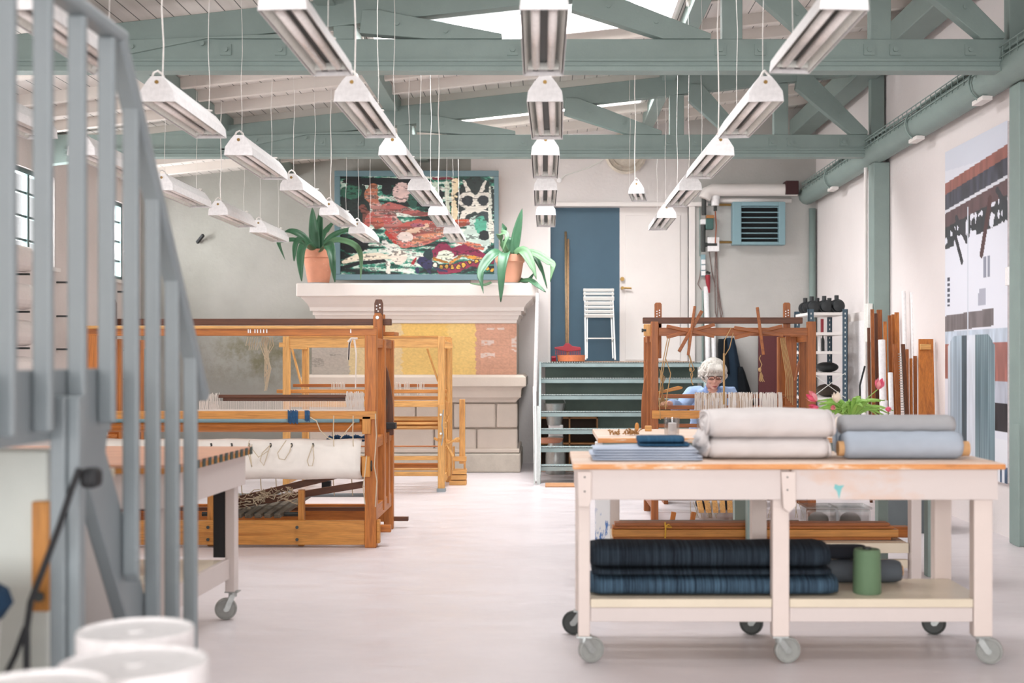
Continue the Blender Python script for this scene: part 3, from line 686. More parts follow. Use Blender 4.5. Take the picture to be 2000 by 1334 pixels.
agave(622, .125, .19, 490, 'agave with drooping dark leaves in an old stained terracotta pot, left of the painting', M['terra'], [
 ([(617, 488, 14.85), (613, 450, 14.85), (610, 405, 14.85)], .13, 'leaf'), ([(625, 488, 14.9), (624, 445, 14.9), (628, 405, 14.95)], .1, 'leaf'),
 ([(612, 488, 14.8), (590, 462, 14.7), (570, 452, 14.65), (556, 452, 14.65)], .1, 'leaf'), ([(610, 490, 14.8), (588, 468, 14.6), (577, 480, 14.5), (574, 510, 14.45)], .09, 'leaf'),
 ([(612, 490, 14.7), (596, 478, 14.45), (587, 505, 14.35), (589, 549, 14.3)], .12, 'leaf'), ([(628, 490, 14.7), (641, 478, 14.45), (648, 505, 14.35), (654, 551, 14.3)], .12, 'leaf'),
 ([(630, 488, 14.85), (655, 470, 14.75), (690, 478, 14.7), (705, 500, 14.65), (704, 548, 14.6)], .09, 'leaf2'), ([(628, 486, 14.9), (650, 462, 15), (680, 450, 15.1), (700, 447, 15.1)], .09, 'leaf'),
 ([(610, 488, 14.95), (580, 470, 15.1), (548, 472, 15.1), (545, 478, 15.1), (557, 508, 15.1)], .07, 'leaf'), ([(620, 488, 15), (635, 455, 15.2), (655, 430, 15.3)], .09, 'leaf')])
agave(996, .12, .175, 500, 'agave with long pale arching leaves in a clean terracotta pot, nearer the blue door', M['terra2'], [
 ([(1003, 498, 14.85), (1010, 455, 14.85), (1020, 407, 14.85)], .12, 'leaf'), ([(997, 498, 14.85), (990, 465, 14.85), (981, 436, 14.85)], .13, 'leaf'),
 ([(992, 498, 14.8), (976, 462, 14.7), (984, 455, 14.65), (990, 462, 14.6), (981, 492, 14.55)], .08, 'leaf2'),
 ([(985, 500, 14.7), (970, 494, 14.5), (948, 515, 14.4), (938, 540, 14.3), (944, 573, 14.25)], .13, 'leaf'), ([(988, 500, 14.7), (986, 494, 14.4), (980, 530, 14.25), (978, 590, 14.2)], .13, 'leaf'),
 ([(1004, 500, 14.8), (1020, 490, 14.7), (1035, 510, 14.6), (1048, 545, 14.5)], .13, 'leaf2'), ([(1006, 498, 14.8), (1040, 494, 14.7), (1072, 512, 14.6), (1080, 520, 14.55), (1074, 550, 14.5)], .1, 'leaf2'),
 ([(1006, 500, 14.85), (1035, 492, 14.8), (1055, 520, 14.7), (1069, 563, 14.6)], .07, 'leaf'), ([(1014, 549, 14.8), (1035, 548, 14.6), (1050, 558, 14.45), (1066, 570, 14.4)], .07, 'leaf'),
 ([(1010, 545, 14.9), (1030, 550, 14.8), (1044, 532, 14.75)], .07, 'leaf'), ([(985, 500, 14.9), (960, 500, 14.9), (944, 512, 14.85)], .08, 'leaf'), ([(960, 551, 14.45), (945, 556, 14.4), (918, 553, 14.45)], .03, 'leaf2')])
# ---------------------------------------------------------------- back wall equipment, right of the door
bw = YB
t = thing('heating_pipe', (X(1460, bw), bw - .12, 3.4), 'thick white insulated pipe with elbow high on the back wall above the vent', 'pipe')
d = bw - .14; r = 12 / F * d
smooth_angle(MB().tube([(X(1557, d), d, Z(371, d)), (X(1410, d), d, Z(371, d)), (X(1392, d), d, Z(371, d)), (X(1381, d), d, Z(376, d)), (X(1376, d), d, Z(388, d))], r, 20).build('pipe', M['white'], t))
MB().box(X(1532, d), X(1557, d), d - .1, d + .1, Z(381, d), Z(355, d)).build('clamp_box', plain('dark_red_wrap', rgb(62, 30, 32), .7), t, bevel=.004)
tag(MB().cyl((X(1406, d), bw - .05, Z(390, d)), (X(1548, d), bw - .05, Z(390, d)), .035, n=12).build('heating_pipe', M['white'], smooth=True), 'thinner white pipe running directly under the thick insulated pipe', 'pipe')
d = bw - .16
t = thing('air_vent', (X(1483, d), d, Z(478, d)), 'blue-grey metal heater vent with dark horizontal louvres on the back wall', 'vent')
M['ventm'] = paint('blue_grey_vent', rgb(132, 164, 172), .45, .05, 3)
b = MB(); b.fb(1431, 394, 1448, 478, d, .15); b.fb(1521, 394, 1534, 478, d, .15); b.fb(1448, 394, 1521, 402, d, .15); b.fb(1448, 472, 1521, 478, d, .15); b.build('housing', M['ventm'], t, bevel=.006)
MB().fb(1447, 400, 1522, 474, d + .1, .04).build('back', plain('vent_black', rgb(20, 22, 24), .8), t)
for k in range(7):
    py = 403.5 + k * 10.2; b = MB(); zc = Z(py, d)
    b.add([(X(1448, d), d + .01, zc), (X(1521, d), d + .01, zc), (X(1521, d), d + .04, zc + .008), (X(1448, d), d + .04, zc + .008), (X(1448, d), d + .01, zc - .012), (X(1521, d), d + .01, zc - .012), (X(1521, d), d + .04, zc + .0), (X(1448, d), d + .04, zc + .0)], [(0, 1, 2, 3), (7, 6, 5, 4), (0, 4, 5, 1), (2, 6, 7, 3), (0, 3, 7, 4), (1, 5, 6, 2)])
    b.build('louvre', M['ventm'], t)
d = bw - .08
t = thing('pipe_manifold', (X(1385, d), d, 2.3), 'cluster of valves, pump and dark pipes mounted left of the heater vent', 'pipework')
b = MB(); b.tube([P(1375, 385, d), P(1375, 420, d)], .03, 10); b.tube([P(1374, 440, d), P(1374, 492, d)], .028, 10); b.tube([P(1374, 478, d), P(1400, 478, d)], .028, 10); b.tube([P(1397, 400, d), P(1397, 412, d)], .022, 8); smooth_angle(b.build('pipes', M['dark'], t))
b = MB(); b.tube([P(1402, 400, d), P(1428, 400, d)], .016, 8); b.tube([P(1404, 473, d), P(1430, 473, d)], .016, 8); b.build('brass_fittings', M['brass'], t)
smooth_angle(MB().lathe(P(1397, 402, d - .03), [(.02, 0), (.05, .0), (.055, .09), (.06, .1), (.06, .14), (.02, .15)], 16).build('valve_head', M['lampw'], t))
MB().fb(1379, 426, 1394, 448, d - .06, .1).build('pump', plain('green_pump', rgb(62, 98, 92), .4), t, bevel=.012)
MB().fb(1369, 428, 1379, 438, d - .03, .1).build('valve', M['lampw'], t, bevel=.006); MB().fb(1380, 420, 1395, 426, d - .04, .1).build('bracket', M['crate'], t)
MB().fb(1382, 463, 1405, 491, d - .02, .1).build('control_box', M['lampw'], t, bevel=.006)
b = MB(); b.tube([P(1397, 412, d - .04), P(1399, 440, d - .05), P(1397, 475, d - .04)], .008, 6); b.build('copper_line', plain('copper', rgb(165, 95, 70), .4, .5), t)
b = MB().fb(1366, 400, 1368, 500, bw - .02, .02); b.fb(1368, 399, 1404, 401, bw - .02, .02); b.build('edge_strip', M['beam'], t)
t = thing('socket_strip', (X(1373, bw), bw - .05, 1.9), 'tall white socket strip below the valve cluster', 'socket')
MB().fb(1369, 497, 1378, 540, bw - .05, .05).build('body', M['ventm'], t, bevel=.004)
for k in range(3): MB().fb(1370, 507 + k * 11, 1378, 516 + k * 11, bw - .07, .02).build('socket', M['lampw'], t, bevel=.003)
t = thing('hanging_cables', (X(1398, bw), bw - .03, 1.7), 'looped brown and grey cables hanging down the wall under the valves', 'cable')
cab = plain('brown_cable', rgb(120, 96, 90), .6)
for pts in ([(1397, 490), (1396, 560), (1397, 610), (1400, 620), (1402, 600), (1399, 500)], [(1400, 490), (1401, 550), (1408, 600), (1411, 612), (1408, 622), (1404, 590), (1398, 480)], [(1384, 480), (1390, 530), (1397, 560)], [(1372, 500), (1367, 540), (1363, 555), (1370, 566)]):
    MB().tube([P(a, c, bw - .02) for a, c in pts], .006, 5).build('cable', cab, t)
t = thing('air_gun', (X(1382, bw), bw - .05, 1.9), 'small red-bodied air gun hanging beside the socket strip', 'air gun')
b = MB(); b.tube([P(1382, 537, bw - .06), P(1383, 552, bw - .06), P(1385, 572, bw - .06)], [.035, .03, .012], 8); smooth_angle(b.build('body', M['red'], t)); MB().tube([P(1380, 531, bw - .06), P(1387, 534, bw - .06)], .018, 6).build('nozzle', M['dark'], t)
t = thing('leaning_tubes', (X(1390, bw), 16.0, 0), 'pair of white plastic tubes leaning on the wall behind the woman', 'tubes')
for (a, c) in ((1379, 1388), (1392, 1402)):
    MB().tube([P(a, 560 if a < 1385 else 620, bw - .04), (X(c, 16), 15.98, .02)], .034, 12).build('tube', M['lampw'], t, smooth=True)
tag(MB().cyl((X(1372, bw), bw - .03, .02), (X(1372, bw), bw - .03, Z(568, bw)), .014, n=8).build('wall_conduit', M['beam']), 'thin grey conduit rising on the wall beside the leaning tubes', 'conduit')
tag(MB().cyl((XR - .06, bw - .05, 0), (XR - .06, bw - .05, 3.35), .045, n=10).build('corner_pipe', M['beam'], smooth=True), 'grey vertical pipe in the far right corner of the room', 'pipe')
# maroon board and coats
d = 15.2; MAR = plain('maroon_board', rgb(88, 34, 36), .5)
tag(MB().box(X(1479, 16), X(1552, 16), 15.9, 15.95, 0, Z(655, 16)).build('maroon_board', MAR, bevel=.01), 'tall dark maroon board standing against the back wall behind the right loom', 'board')
t = thing('hanging_coats', (X(1430, 16), 15.9, .6), 'dark navy coats hanging on a wall hook behind the woman', 'coat')
nav = fabric('navy_coat', rgb(38, 52, 66)); blk = fabric('black_coat', rgb(26, 30, 34))
for (cx0, w0, w1, top, bot, mt, nm) in ((1424, 9, 27, 660, 800, nav, 'coat'), (1444, 5, 26, 716, 810, blk, 'jacket'), (1412, 8, 14, 662, 730, blk, 'scarf')):
    rings = []
    for i in range(9):
        f = i / 8; py = top + (bot - top) * f; wd = (w0 + (w1 - w0) * f ** .7) / F * 16; ring = []
        for k in range(24):
            a = 2 * math.pi * k / 24; q = 1 + .13 * math.sin(a * 5 + f * 3) * f + .06 * math.sin(a * 9)
            ring.append((X(cx0 + 6 * f, 16) + wd * math.cos(a) * q, 16.0 + .13 * math.sin(a) * q, Z(py, 16)))
        rings.append(ring)
    MB().ring_loft(rings).build(nm, mt, t, smooth=True)
MB().tube([P(1424, 664, 16), P(1424, 650, 16.1), P(1424, 648, 16.18)], .012, 6).build('hook', M['steel'], t)
# small spike in the left part of the back wall
tag(MB().bar(P(385, 474, YB - .03), P(397, 459, YB - .1), .03, .035).build('wall_spike', M['black']), 'short dark iron bolt sticking out of the bare wall left of the mantel', 'bolt')

t = thing('wall_cable', (X(1140, YB), YB - .01, Z(352, YB)), 'thin grey cable running from a round knob up to the wall rosette', 'cable')
MB().tube([P(px, py, YB - .012) for px, py in ((1094, 351), (1104, 342), (1125, 336), (1150, 327), (1172, 316), (1190, 303))], .006, 6).build('cable', M['lampin'], t)
MB().cyl(P(1092, 352, YB), P(1092, 352, YB - .04), .035, n=16).build('knob', M['lampw'], t, bevel=.005)
# ---------------------------------------------------------------- hanging twin-tube lamps
def lamp_proto():
    t = thing('pendant_lamp', (0, 0, 0), 'x', 'pendant lamp', 'twin-tube pendant lamps')
    L = 1.12; W = .095; H = .135
    out = [(-W, 0), (-W + .006, .055), (-.055, .105), (-.03, H), (.03, H), (.055, .105), (W - .006, .055), (W, 0)]
    b = MB(); n = len(out)
    inn = [(x * .965, z - .004 if i not in (0, 7) else z) for i, (x, z) in enumerate(out)]
    vs = [(x, y, z) for y in (.004, L - .004) for (x, z) in out]
    b.add(vs, [(i, i + 1, i + 1 + n, i + n) for i in range(n - 1)])
    b.build('hood', M['lampw'], t, solid=-.003)
    for y in (0, L - .004):
        MB().prism(out, y, y + .004).build('end_cap', M['lampw'], t)
    b = MB(); r = [(-W + .008, .004), (-.06, .07), (-.014, .085), (.014, .085), (.06, .07), (W - .008, .004)]; n = 6
    b.add([(x, y, z) for y in (.006, L - .006) for (x, z) in r], [(i, i + 1, i + 1 + n, i + n) for i in range(n - 1)])
    for y in (.05, L - .05): b.box(-.075, .075, y - .03, y - .026, .012, .062)
    b.build('reflector', M['lampin'], t)
    for x in (-.036, .036): MB().cyl((x, .07, .03), (x, L - .07, .03), .019, n=12).build('fluorescent_tube', M['tube'], t, smooth=True)
    b = MB()
    for x in (-.036, .036):
        for y in (.02, L - .075): b.box(x - .014, x + .014, y, y + .055, .018, .05)
    b.box(-.02, .02, .03, L - .03, .045, .07)
    b.build('tube_holder', M['dark'], t)
    MB().cyl((0, -.002, H - .03), (0, .006, H - .03), .011, n=10).build('knob', M['brass'], t)
    b = MB(); b.tube([(-.03, .01, H - .01), (-.015, .0, H + .02), (.0, .02, H + .035), (.02, .04, H + .02), (.03, .02, H)], .006, 6); b.tube([(.0, .02, H), (.015, .1, H + .012), (-.01, .2, H + .01), (.01, .3, H + .004)], .0045, 5)
    b.tube([(.02, L - .2, H + .004), (.03, L - .1, H + .02), (.0, L - .05, H + .03), (.01, L - .02, H)], .006, 6)
    b.build('cable_loop', M['wire'], t)
    return t
lp0 = lamp_proto(); LZ = 2.763; used = False
ORD = ['nearest', 'second', 'third', 'fourth', 'fifth', 'sixth']
rows_ = [(-3.17, 'in the leftmost row, over the big loom', [1, 2, 3, 4, 5], 0), (-2.1, 'in the second row from the left', [0, 1, 2, 3, 4, 5], 0), (-1.05, 'in the row crossing the painting', [0, 1, 2, 3, 4, 5], 0), (-.01, 'in the middle row', [0, 1, 2, 3, 4], 0), (1.18, 'in the right-hand row', [0, 1, 2, 3, 4], .25)]
wires = []
for (x, rl, ks, dy) in rows_:
    for k in ks:
        y = 4.87 + 1.745 * k + (dy if k == 4 else 0)
        if x < -3 and k == 5: y -= .1
        lab = 'white twin-tube pendant lamp, %s from the camera %s' % (ORD[k], rl)
        if not used:
            lp0.location = (x, y, LZ); lp0['label'] = lab; o = lp0; used = True
        else: o = copy_tree(lp0, (x, y, LZ), lab)
        o.rotation_euler = (R(random.uniform(-.4, .4)), R(random.uniform(-1.5, 1.5)), R(random.uniform(-.7, .7)))
        wires.append((x, y, o))
lx, ly = X(1243, 11.9), 11.9
o = copy_tree(lp0, (lx, ly, Z(378, 11.9)), 'white twin-tube lamp hanging alone between the middle and right rows, below the wall rosette', rotz=R(9)); o.rotation_euler = (R(0), 0, R(-7)); o.scale = (.8, .55, .9)
ORG2 = {}
for i, (x, y, o) in enumerate(wires + [(lx, ly, o)]):
    H = .135; zr = roof_z(x) - .005
    single = i == len(wires); L = 1.12 * (.55 if single else 1); zb = (Z(378, 11.9) if single else LZ) + H * (.9 if single else 1)
    base = MB(); xw = x
    for j, yy in enumerate((y + .1, y + L - .1)):
        over = any(a - .02 < xw < c + .02 and e - .02 < yy < f_ + .02 for (a, c, e, f_) in SKYLIGHTS)
        zt = zr + (.3 if over else 0)
        thick = .0045 if (i % 3 == 0 and j == 0) else .0018
        pts = [Vector((xw + (0 if q in (0, 6) else .006 * math.sin(q * 2.1 + i)), yy, zb + (zt - zb) * q / 6)) for q in range(7)]
        bb = MB().tube(pts, thick, 5); bb.v = [(a - x, c - y, e - (zb - H * (.9 if single else 1))) for a, c, e in bb.v]
        if single: bb.v = [(a / .8, c / .55, e / .9) for a, c, e in bb.v]
        ORG['_z'] = Vector((0, 0, 0))
        me_o = bb.build('suspension_wire', M['wire'], None)
        # rebuild in the lamp's own frame
        me_o.data.transform(Matrix.Translation(me_o.location)); me_o.location = (0, 0, 0); me_o.parent = o
        if not single:
            me_o.data.transform(o.rotation_euler.to_matrix().to_4x4().inverted())
        else: me_o.data.transform(o.rotation_euler.to_matrix().to_4x4().inverted())
# ---------------------------------------------------------------- woods
def woods(n, c1, c2): return {a: wood(n + '_' + a.lower(), c1, c2, a) for a in 'XYZ'}
WA = woods('amber_pine', rgb(188, 112, 42), rgb(150, 82, 26))
WD = woods('dark_walnut', rgb(100, 56, 28), rgb(72, 38, 20))
WL = woods('light_pine', rgb(220, 166, 96), rgb(198, 140, 74))
WB = woods('brown_birch', rgb(158, 90, 38), rgb(126, 66, 24))
WY = woods('golden_pine', rgb(204, 140, 66), rgb(180, 114, 46))
WH = woods('weathered_grey_wood', rgb(110, 102, 88), rgb(78, 72, 62))
def rod(px0, py0, px1, py1, d0, d1, w_, h_): return MB().bar(P(px0, py0, d0), P(px1, py1, d1), w_, h_)
# ---------------------------------------------------------------- big loom on the left
D = 8.95
t = thing('floor_loom', (-2.3, 9.5, 0), 'big amber wooden floor loom with white cloth on its beam, behind the left work table', 'loom')
XRo, XLo = -1.242, -3.36
def part(b, name, mat, par=None, bev=.004, **k): return b.build(name, mat, par or t, bevel=bev, **k)
for (x0, x1, s) in ((XRo - .085, XRo, 'r'), (XLo, XLo + .085, 'l')):
    part(MB().box(x0, x1, D, D + .09, 0, 1.55), 'front_post', WA['Z'])
    part(MB().box(x0 + .0, x1 - .0, 9.4, 9.5, .22, 1.52), 'middle_post', WA['Z'])
    part(MB().box(x0 + .01, x1, 9.92, 10.0, 0, 1.52), 'rear_post', WA['Z'])
    part(MB().box(x0 + .015, x1 - .01, D + .09, 9.92, .19, .3), 'side_rail', WA['Y'])
    part(MB().box(x0 + .015, x1 - .01, D + .09, 9.92, .72, .8), 'side_rail', WA['Y'])
    part(MB().box(x0 + .015, x1 - .01, D + .09, 10.1, 1.46, 1.53), 'side_rail', WA['Y'])
    MB().box(x0 + .0, x1, 9.66, 9.75, .24, .8).build('upright', WA['Z'], t, bevel=.003)
    xc = (x0 + x1) / 2
    b = MB(); b.prism([(xc - .04 + .01, 1.53), (xc + .035, 1.53), (xc + .035, 1.80), (xc + .025, 1.83), (xc - .02, 1.83), (xc - .03, 1.80)], 9.36, 9.39)
    tb = part(b, 'perforated_tab', WD['Z'])
    b = MB()
    for i, (a, c) in enumerate(((-.012, 1.78), (.012, 1.79), (-.012, 1.755), (.014, 1.765), (0, 1.74))): b.cyl((xc + a, 9.357, c), (xc + a, 9.36, c), .006, n=8)
    b.build('holes', M['lampw'], tb)
    b = MB(); b.prism([(xc - .035, 1.53), (xc + .035, 1.53), (xc + .035, 1.70), (xc + .02, 1.725), (xc - .02, 1.725), (xc - .035, 1.70)], 9.33, 9.355); tb = part(b, 'bracket', WA['Z'])
    MB().cyl((xc, 9.31, 1.69), (xc, 9.33, 1.69), .013, n=10).build('bolt', M['steel'], tb)
part(MB().box(XLo, XRo - .0, D + .005, D + .08, 1.545, 1.605), 'top_beam', WA['X'])
part(MB().box(XLo, XRo - .02, D - .012, D + .005, 1.595, 1.618), 'top_beam_strip', WL['X'])
b = MB()
for i, px in enumerate((484, 488, 497, 502, 508, 514, 520, 684)): b.box(X(px, D), X(px + 2, D), D - .002, D + .01, 1.565, 1.592)
b.build('stamp_marks', M['lampw'], t)
part(MB().box(XLo, X(765, 9.5), 9.45, 9.52, 1.635, 1.685), 'cross_beam', WD['X'])
part(MB().fb(741, 614, 751, 648, 9.8, .05), 'peg', WA['Z']); part(MB().fb(738, 648, 770, 655, 9.6, .3), 'side_arm', WA['X'])
b = MB(); dd = 9.7; b.prism([(X(x, dd), Z(y, dd)) for x, y in ((744, 690), (750, 705), (757, 725), (763, 755), (767, 790), (768, 850), (750, 850), (744, 850))], dd, dd + .04); part(b, 'beater_side', WD['Z'])
b = MB(); b.tube([P(752, 745, 9.65), P(750, 765, 9.65), P(754, 785, 9.65), P(752, 800, 9.65), P(750, 812, 9.65)], .012, 6); b.build('iron_hook', M['dark'], t)
part(MB().fb(746, 826, 772, 838, 9.6, .1), 'ratchet_block', M['black'])
# breast beam, rod, cloth beam
part(MB().box(XLo, X(735, D), D - .03, D + .04, Z(819, D), Z(803, D)), 'breast_beam', WY['X'])
cyl_ = MB().lathe((0, D - .02, Z(821, D)), [(.0, XLo + .1), (.016, XLo + .1), (.016, X(703, D)), (.0, X(703, D))], 12, 'X'); cyl_.build('metal_rod', paint('blue_grey_rod', rgb(120, 150, 158), .4), t, smooth=True)
b = MB(); zc = Z(831, D); pr = [(.0, XLo + .09), (.052, XLo + .09), (.052, X(707, D)), (0, X(707, D))]; b.lathe((0, D + .045, zc), pr, 8, 'X'); part(b, 'tension_beam', WA['X'])
part(MB().fb(707, 813, 724, 848, D - .03, .12), 'beam_block', WY['Z'])
b = MB()
for (px, w_, h0, h1) in ((574, 9, 800, 824), (602, 4, 801, 820)):
    for i in range(12):
        x = X(px, D) + (i / 11 - .5) * w_ * 2 / 268
        b.tube([(x, D - .04 - .012 * math.sin(i), Z(h0 + i % 3, D)), (x + .004, D - .055, Z((h0 + h1) / 2, D)), (x, D - .035, Z(h1 + (i * 5) % 4, D)), (x, D + .02, Z(h0 + 6, D))], .0035, 5)
b.build('indigo_yarn_wraps', M['blueyarn'], t)
# heddles and shafts
o = part(MB().box(X(425, 9.4), X(678, 9.4), 9.38, 9.43, Z(777, 9.4), Z(771, 9.4)), 'shaft', WD['X'])
part(MB().box(X(434, 9.4), X(678, 9.4), 9.42, 9.45, Z(784, 9.4), Z(777, 9.4)), 'shaft', WD['X'])
b = MB()
for i in range(150):
    x = X(388 + i * 2.15, 9.3); b.bar((x, 9.32, Z(802, 9.32)), (x, 9.32, Z(783, 9.32)), .0034, .002)
b.box(X(380, 9.3), X(712, 9.3), 9.315, 9.33, Z(803, 9.3), Z(800, 9.3)); o = b.build('reed', M['yarnw'], t); o['kind'] = 'stuff'
b = MB(); rr = random.Random(2)
for i in range(90):
    side = i % 3
    px = rr.uniform(678, 712) if side else rr.uniform(392, 430)
    x = X(px, 9.4); z0 = Z(rr.uniform(764, 769) + (3 if not side else 0), 9.4); b.tube([(x, 9.36 + rr.uniform(0, .06), z0), (x + rr.uniform(-.01, .01), 9.38, z0 - .06), (x + rr.uniform(-.01, .01), 9.38, Z(800, 9.4))], .003, 4)
o = b.build('heddle_yarn', M['yarnw'], t); o['kind'] = 'stuff'
# cloth beam with white apron cloth
b = MB(); zt, rr2 = Z(858, D), .15
prof2 = [(D + .16, zt - .01), (D + .05, zt + .0), (D - .01, zt - .012), (D - .045, zt - .06), (D - .05, zt - .14)]
cz, cy = Z(913, D), D + .09
for k in range(0, 11): a = R(180 + k * 17); prof2.append((cy + rr2 * math.cos(a), cz + rr2 * .62 * math.sin(a)))
xs = np.linspace(XLo + .1, X(706, D), 30); vs = []
for i, x in enumerate(xs):
    for j, (y, z) in enumerate(prof2): vs.append((x, y + .004 * math.sin(i * 1.7 + j), z + .004 * math.sin(i * .9 + j)))
n = len(prof2)
b.add(vs, [(i * n + j, i * n + j + 1, (i + 1) * n + j + 1, (i + 1) * n + j) for i in range(len(xs) - 1) for j in range(n - 1)])
cl = b.build('apron_cloth', fabric('white_canvas', rgb(240, 234, 226)), t, smooth=True, solid=.006)
MB().cyl((XLo + .09, cy, cz), (XRo - .05, cy, cz), .07, n=16).build('cloth_beam', WA['X'], t)
b = MB()
for px in (412, 452, 486, 528, 569, 611): b.tube([P(px, 866, D - .07), P(px + 1, 870, D - .075), P(px, 873, D - .06)], .007, 5)
b.build('grommets', M['dark'], cl)
def dcord(pts, r=.004): return MB().tube([P(*p) for p in pts], r, 5)
def dc(p_, r_, n_): MB().tube(p_, r_, n_).build('loose_cord', M['string'], t)
for pts in ([(487, 860), (483, 880), (490, 905), (492, 912), (489, 890), (492, 868)], [(529, 868), (512, 885), (508, 900), (515, 909), (520, 895), (527, 872)], [(559, 860), (542, 885), (545, 896), (556, 898), (566, 882), (569, 868)], [(611, 868), (600, 900), (603, 910), (610, 910), (613, 895), (611, 868)], [(486, 868), (505, 893), (525, 880)]):
    dc([P(x, y, D - .085) for x, y in pts], .0035, 5)
for px in (652, 690): dc([P(px, 812, D - .06), P(px - 1, 840, D - .05), P(px, 872, D - .085)], .004, 5)
dc([P(606, 815, D - .05), P(618, 822, D - .06), P(625, 840, D - .05), P(640, 855, D - .06), P(650, 858, D - .06)], .004, 5)
dc([P(692, 824, D - .05), P(680, 838, D - .05), P(665, 856, D - .06)], .004, 5)
dc([P(733, 808, D - .03), P(735, 850, D - .02), P(731, 910, D - .02), P(736, 940, D - .02), P(733, 990, D - .02)], .004, 5)
dc([P(716, 890, D - .12), P(712, 930, D - .12), P(709, 950, D - .1), P(713, 985, D - .05)], .004, 5)
part(MB().fb(707, 892, 722, 932, D - .06, .16), 'beam_bearing', WY['Z']); b = MB().cyl((X(722, D), D + .03, Z(910, D)), (X(727, D), D + .03, Z(910, D)), .05, n=16); b.build('ratchet_wheel', M['dark'], t)
# white tassel hanging from the top beam, tangles of thread
b = MB()
for i in range(5): b.tube([P(684 + i, 661, 9.2), P(681 + i * .6, 672, 9.2), P(680 + i * .5, 703, 9.2)], .004, 5)
for i in range(4): b.tube([P(690 + i, 661, 9.2), P(695 + i * .5, 690, 9.2), P(694 + i * .3, 758, 9.2)], .003, 5)
b.tube([P(680, 668, 9.2), P(686, 661, 9.2), P(698, 661, 9.2)], .009, 6)
b.build('white_tassel', M['yarnw'], t)
b = MB(); rr = random.Random(5)
for i in range(16):
    x = 512 + rr.uniform(0, 20); b.tube([P(x, 658, 9.6), P(x + rr.uniform(-4, 4), 675, 9.6), P(521 + rr.uniform(-5, 5), 700, 9.6), P(523 + rr.uniform(-7, 7), 720, 9.6), P(519 + rr.uniform(-3, 3), 740 + rr.uniform(-12, 26), 9.6)], .0028, 4)
for i in range(5): b.tube([P(484 + i * 5, 658, 9.6), P(480 + i * 5, 676, 9.6), P(488 + i * 5, 668, 9.6), P(486 + i * 4, 684, 9.6)], .0025, 4)
b.build('thread_tangle', M['string'], t)
# bottom
part(MB().box(XLo + .06, X(712, D), D + .01, D + .07, .02, .195), 'bottom_beam', WY['X'])
part(MB().box(X(735, D), X(741, D), D + .01, D + .07, .03, .2), 'beam_tenon', WY['X']); part(MB().fb(735, 1026, 763, 1040, D + .1, .05), 'wedge_peg', WA['X'])
part(MB().fb(757, 1010, 797, 1018, 10.0, .05), 'wedge_peg', WD['X'])
part(MB().box(XLo + .06, XRo - .05, 9.93, 9.98, .06, .2), 'rear_beam', WA['X'])
for px in (406, 580):
    for py in (1030, 1054): MB().cyl(P(px, py, D + .01), P(px, py, D - .012), .012, n=10).build('bolt', M['dark'], t)
for px in (404, 583): part(MB().box(X(px - 6, D), X(px + 6, D), D + .09, D + .14, 0, Z(960, D)), 'treadle_post', WY['Z'])
b = MB().cyl(P(395, 1004, D + .2), P(596, 1004, D + .2), .017, n=10); b.build('treadle_axle', M['dark'], t)
for i in range(6):
    a = 446 + i * 19; part(MB().bar(P(a, 1008, D + .12), (X(500 + i * 22, 9.8), 9.8, .26 + .01 * i), .05, .03), 'treadle', WH['Y'])
part(rod(455, 978, 660, 928, D + .3, D + .35, .03, .05), 'lamm', WD['X']); part(rod(440, 990, 710, 946, D + .38, D + .42, .03, .05), 'lamm', WD['X'])
MB().cyl((XLo + .1, 9.5, Z(967, 9.5)), (XRo - .08, 9.5, Z(967, 9.5)), .015, n=8).build('warp_rod', M['bal'], t, smooth=True)
part(MB().box(XLo + .1, XRo - .08, 9.6, 9.64, Z(998, 9.6), Z(991, 9.6)), 'stretcher', WD['X'])
b = MB(); rr = random.Random(9)
for i in range(34):
    x = rr.uniform(455, 575); y = rr.uniform(968, 992) - (x - 455) * .12
    b.tube([P(x + rr.uniform(-14, 14), y + rr.uniform(-8, 8), D + .25 + rr.uniform(-.1, .1)) for _ in range(5)], .0035, 5)
for px in (470, 508, 538, 650, 686): b.tube([P(px, 925, 9.4), P(px + 3, 968, 9.4)], .004, 4)
b.build('treadle_cords', M['string'], t)['kind'] = 'stuff'
b = MB()
for i in range(26): b.tube([P(640 + i * 3, 858 + 3 * math.sin(i * 2), 9.3), P(644 + i * 3, 853 + 2 * math.sin(i), 9.26), P(650 + i * 3, 858, 9.3)], .012, 5)
b.build('indigo_skein', M['blueyarn'], t)
part(MB().fb(628, 940, 645, 958, 9.7, .06), 'pulley_weight', M['black'])
# ---------------------------------------------------------------- lighter loom behind
D = 12.7
t = thing('floor_loom', (-1.9, 13.1, 0), 'light pine floor loom standing behind the big amber loom, before the stone mantel', 'loom')
for (a, c) in ((855, 868), (552, 565)):
    part(MB().box(X(a, D), X(c, D), D, D + .07, 0.0, Z(657, D)), 'front_post', WL['Z'])
    part(MB().box(X(a, D) + .0, X(c, D), D + 1.0, D + 1.07, 0, Z(657, D)), 'rear_post', WL['Z'])
    MB().box(X(a, D) - .01, X(c, D) + .01, D - .01, D + .1, 0, .035).build('foot_pad', M['bal'], t)
    part(MB().box(X(a, D) + .01, X(c, D) - .01, D + .07, D + 1.0, .08, .16), 'side_rail', WL['Y']); part(MB().box(X(a, D) + .01, X(c, D) - .01, D + .07, D + 1.0, 1.48, 1.56), 'side_rail', WL['Y'])
    part(MB().box(X(a, D) + .01, X(c, D) - .01, D + .07, D + 1.0, .62, .7), 'side_rail', WL['Y'])
part(MB().fb(565, 658, 856, 679, D + .01, .05), 'top_beam', WL['X']); MB().fb(565, 656, 856, 659, D - .005, .02).build('top_beam_edge', WY['X'], t)
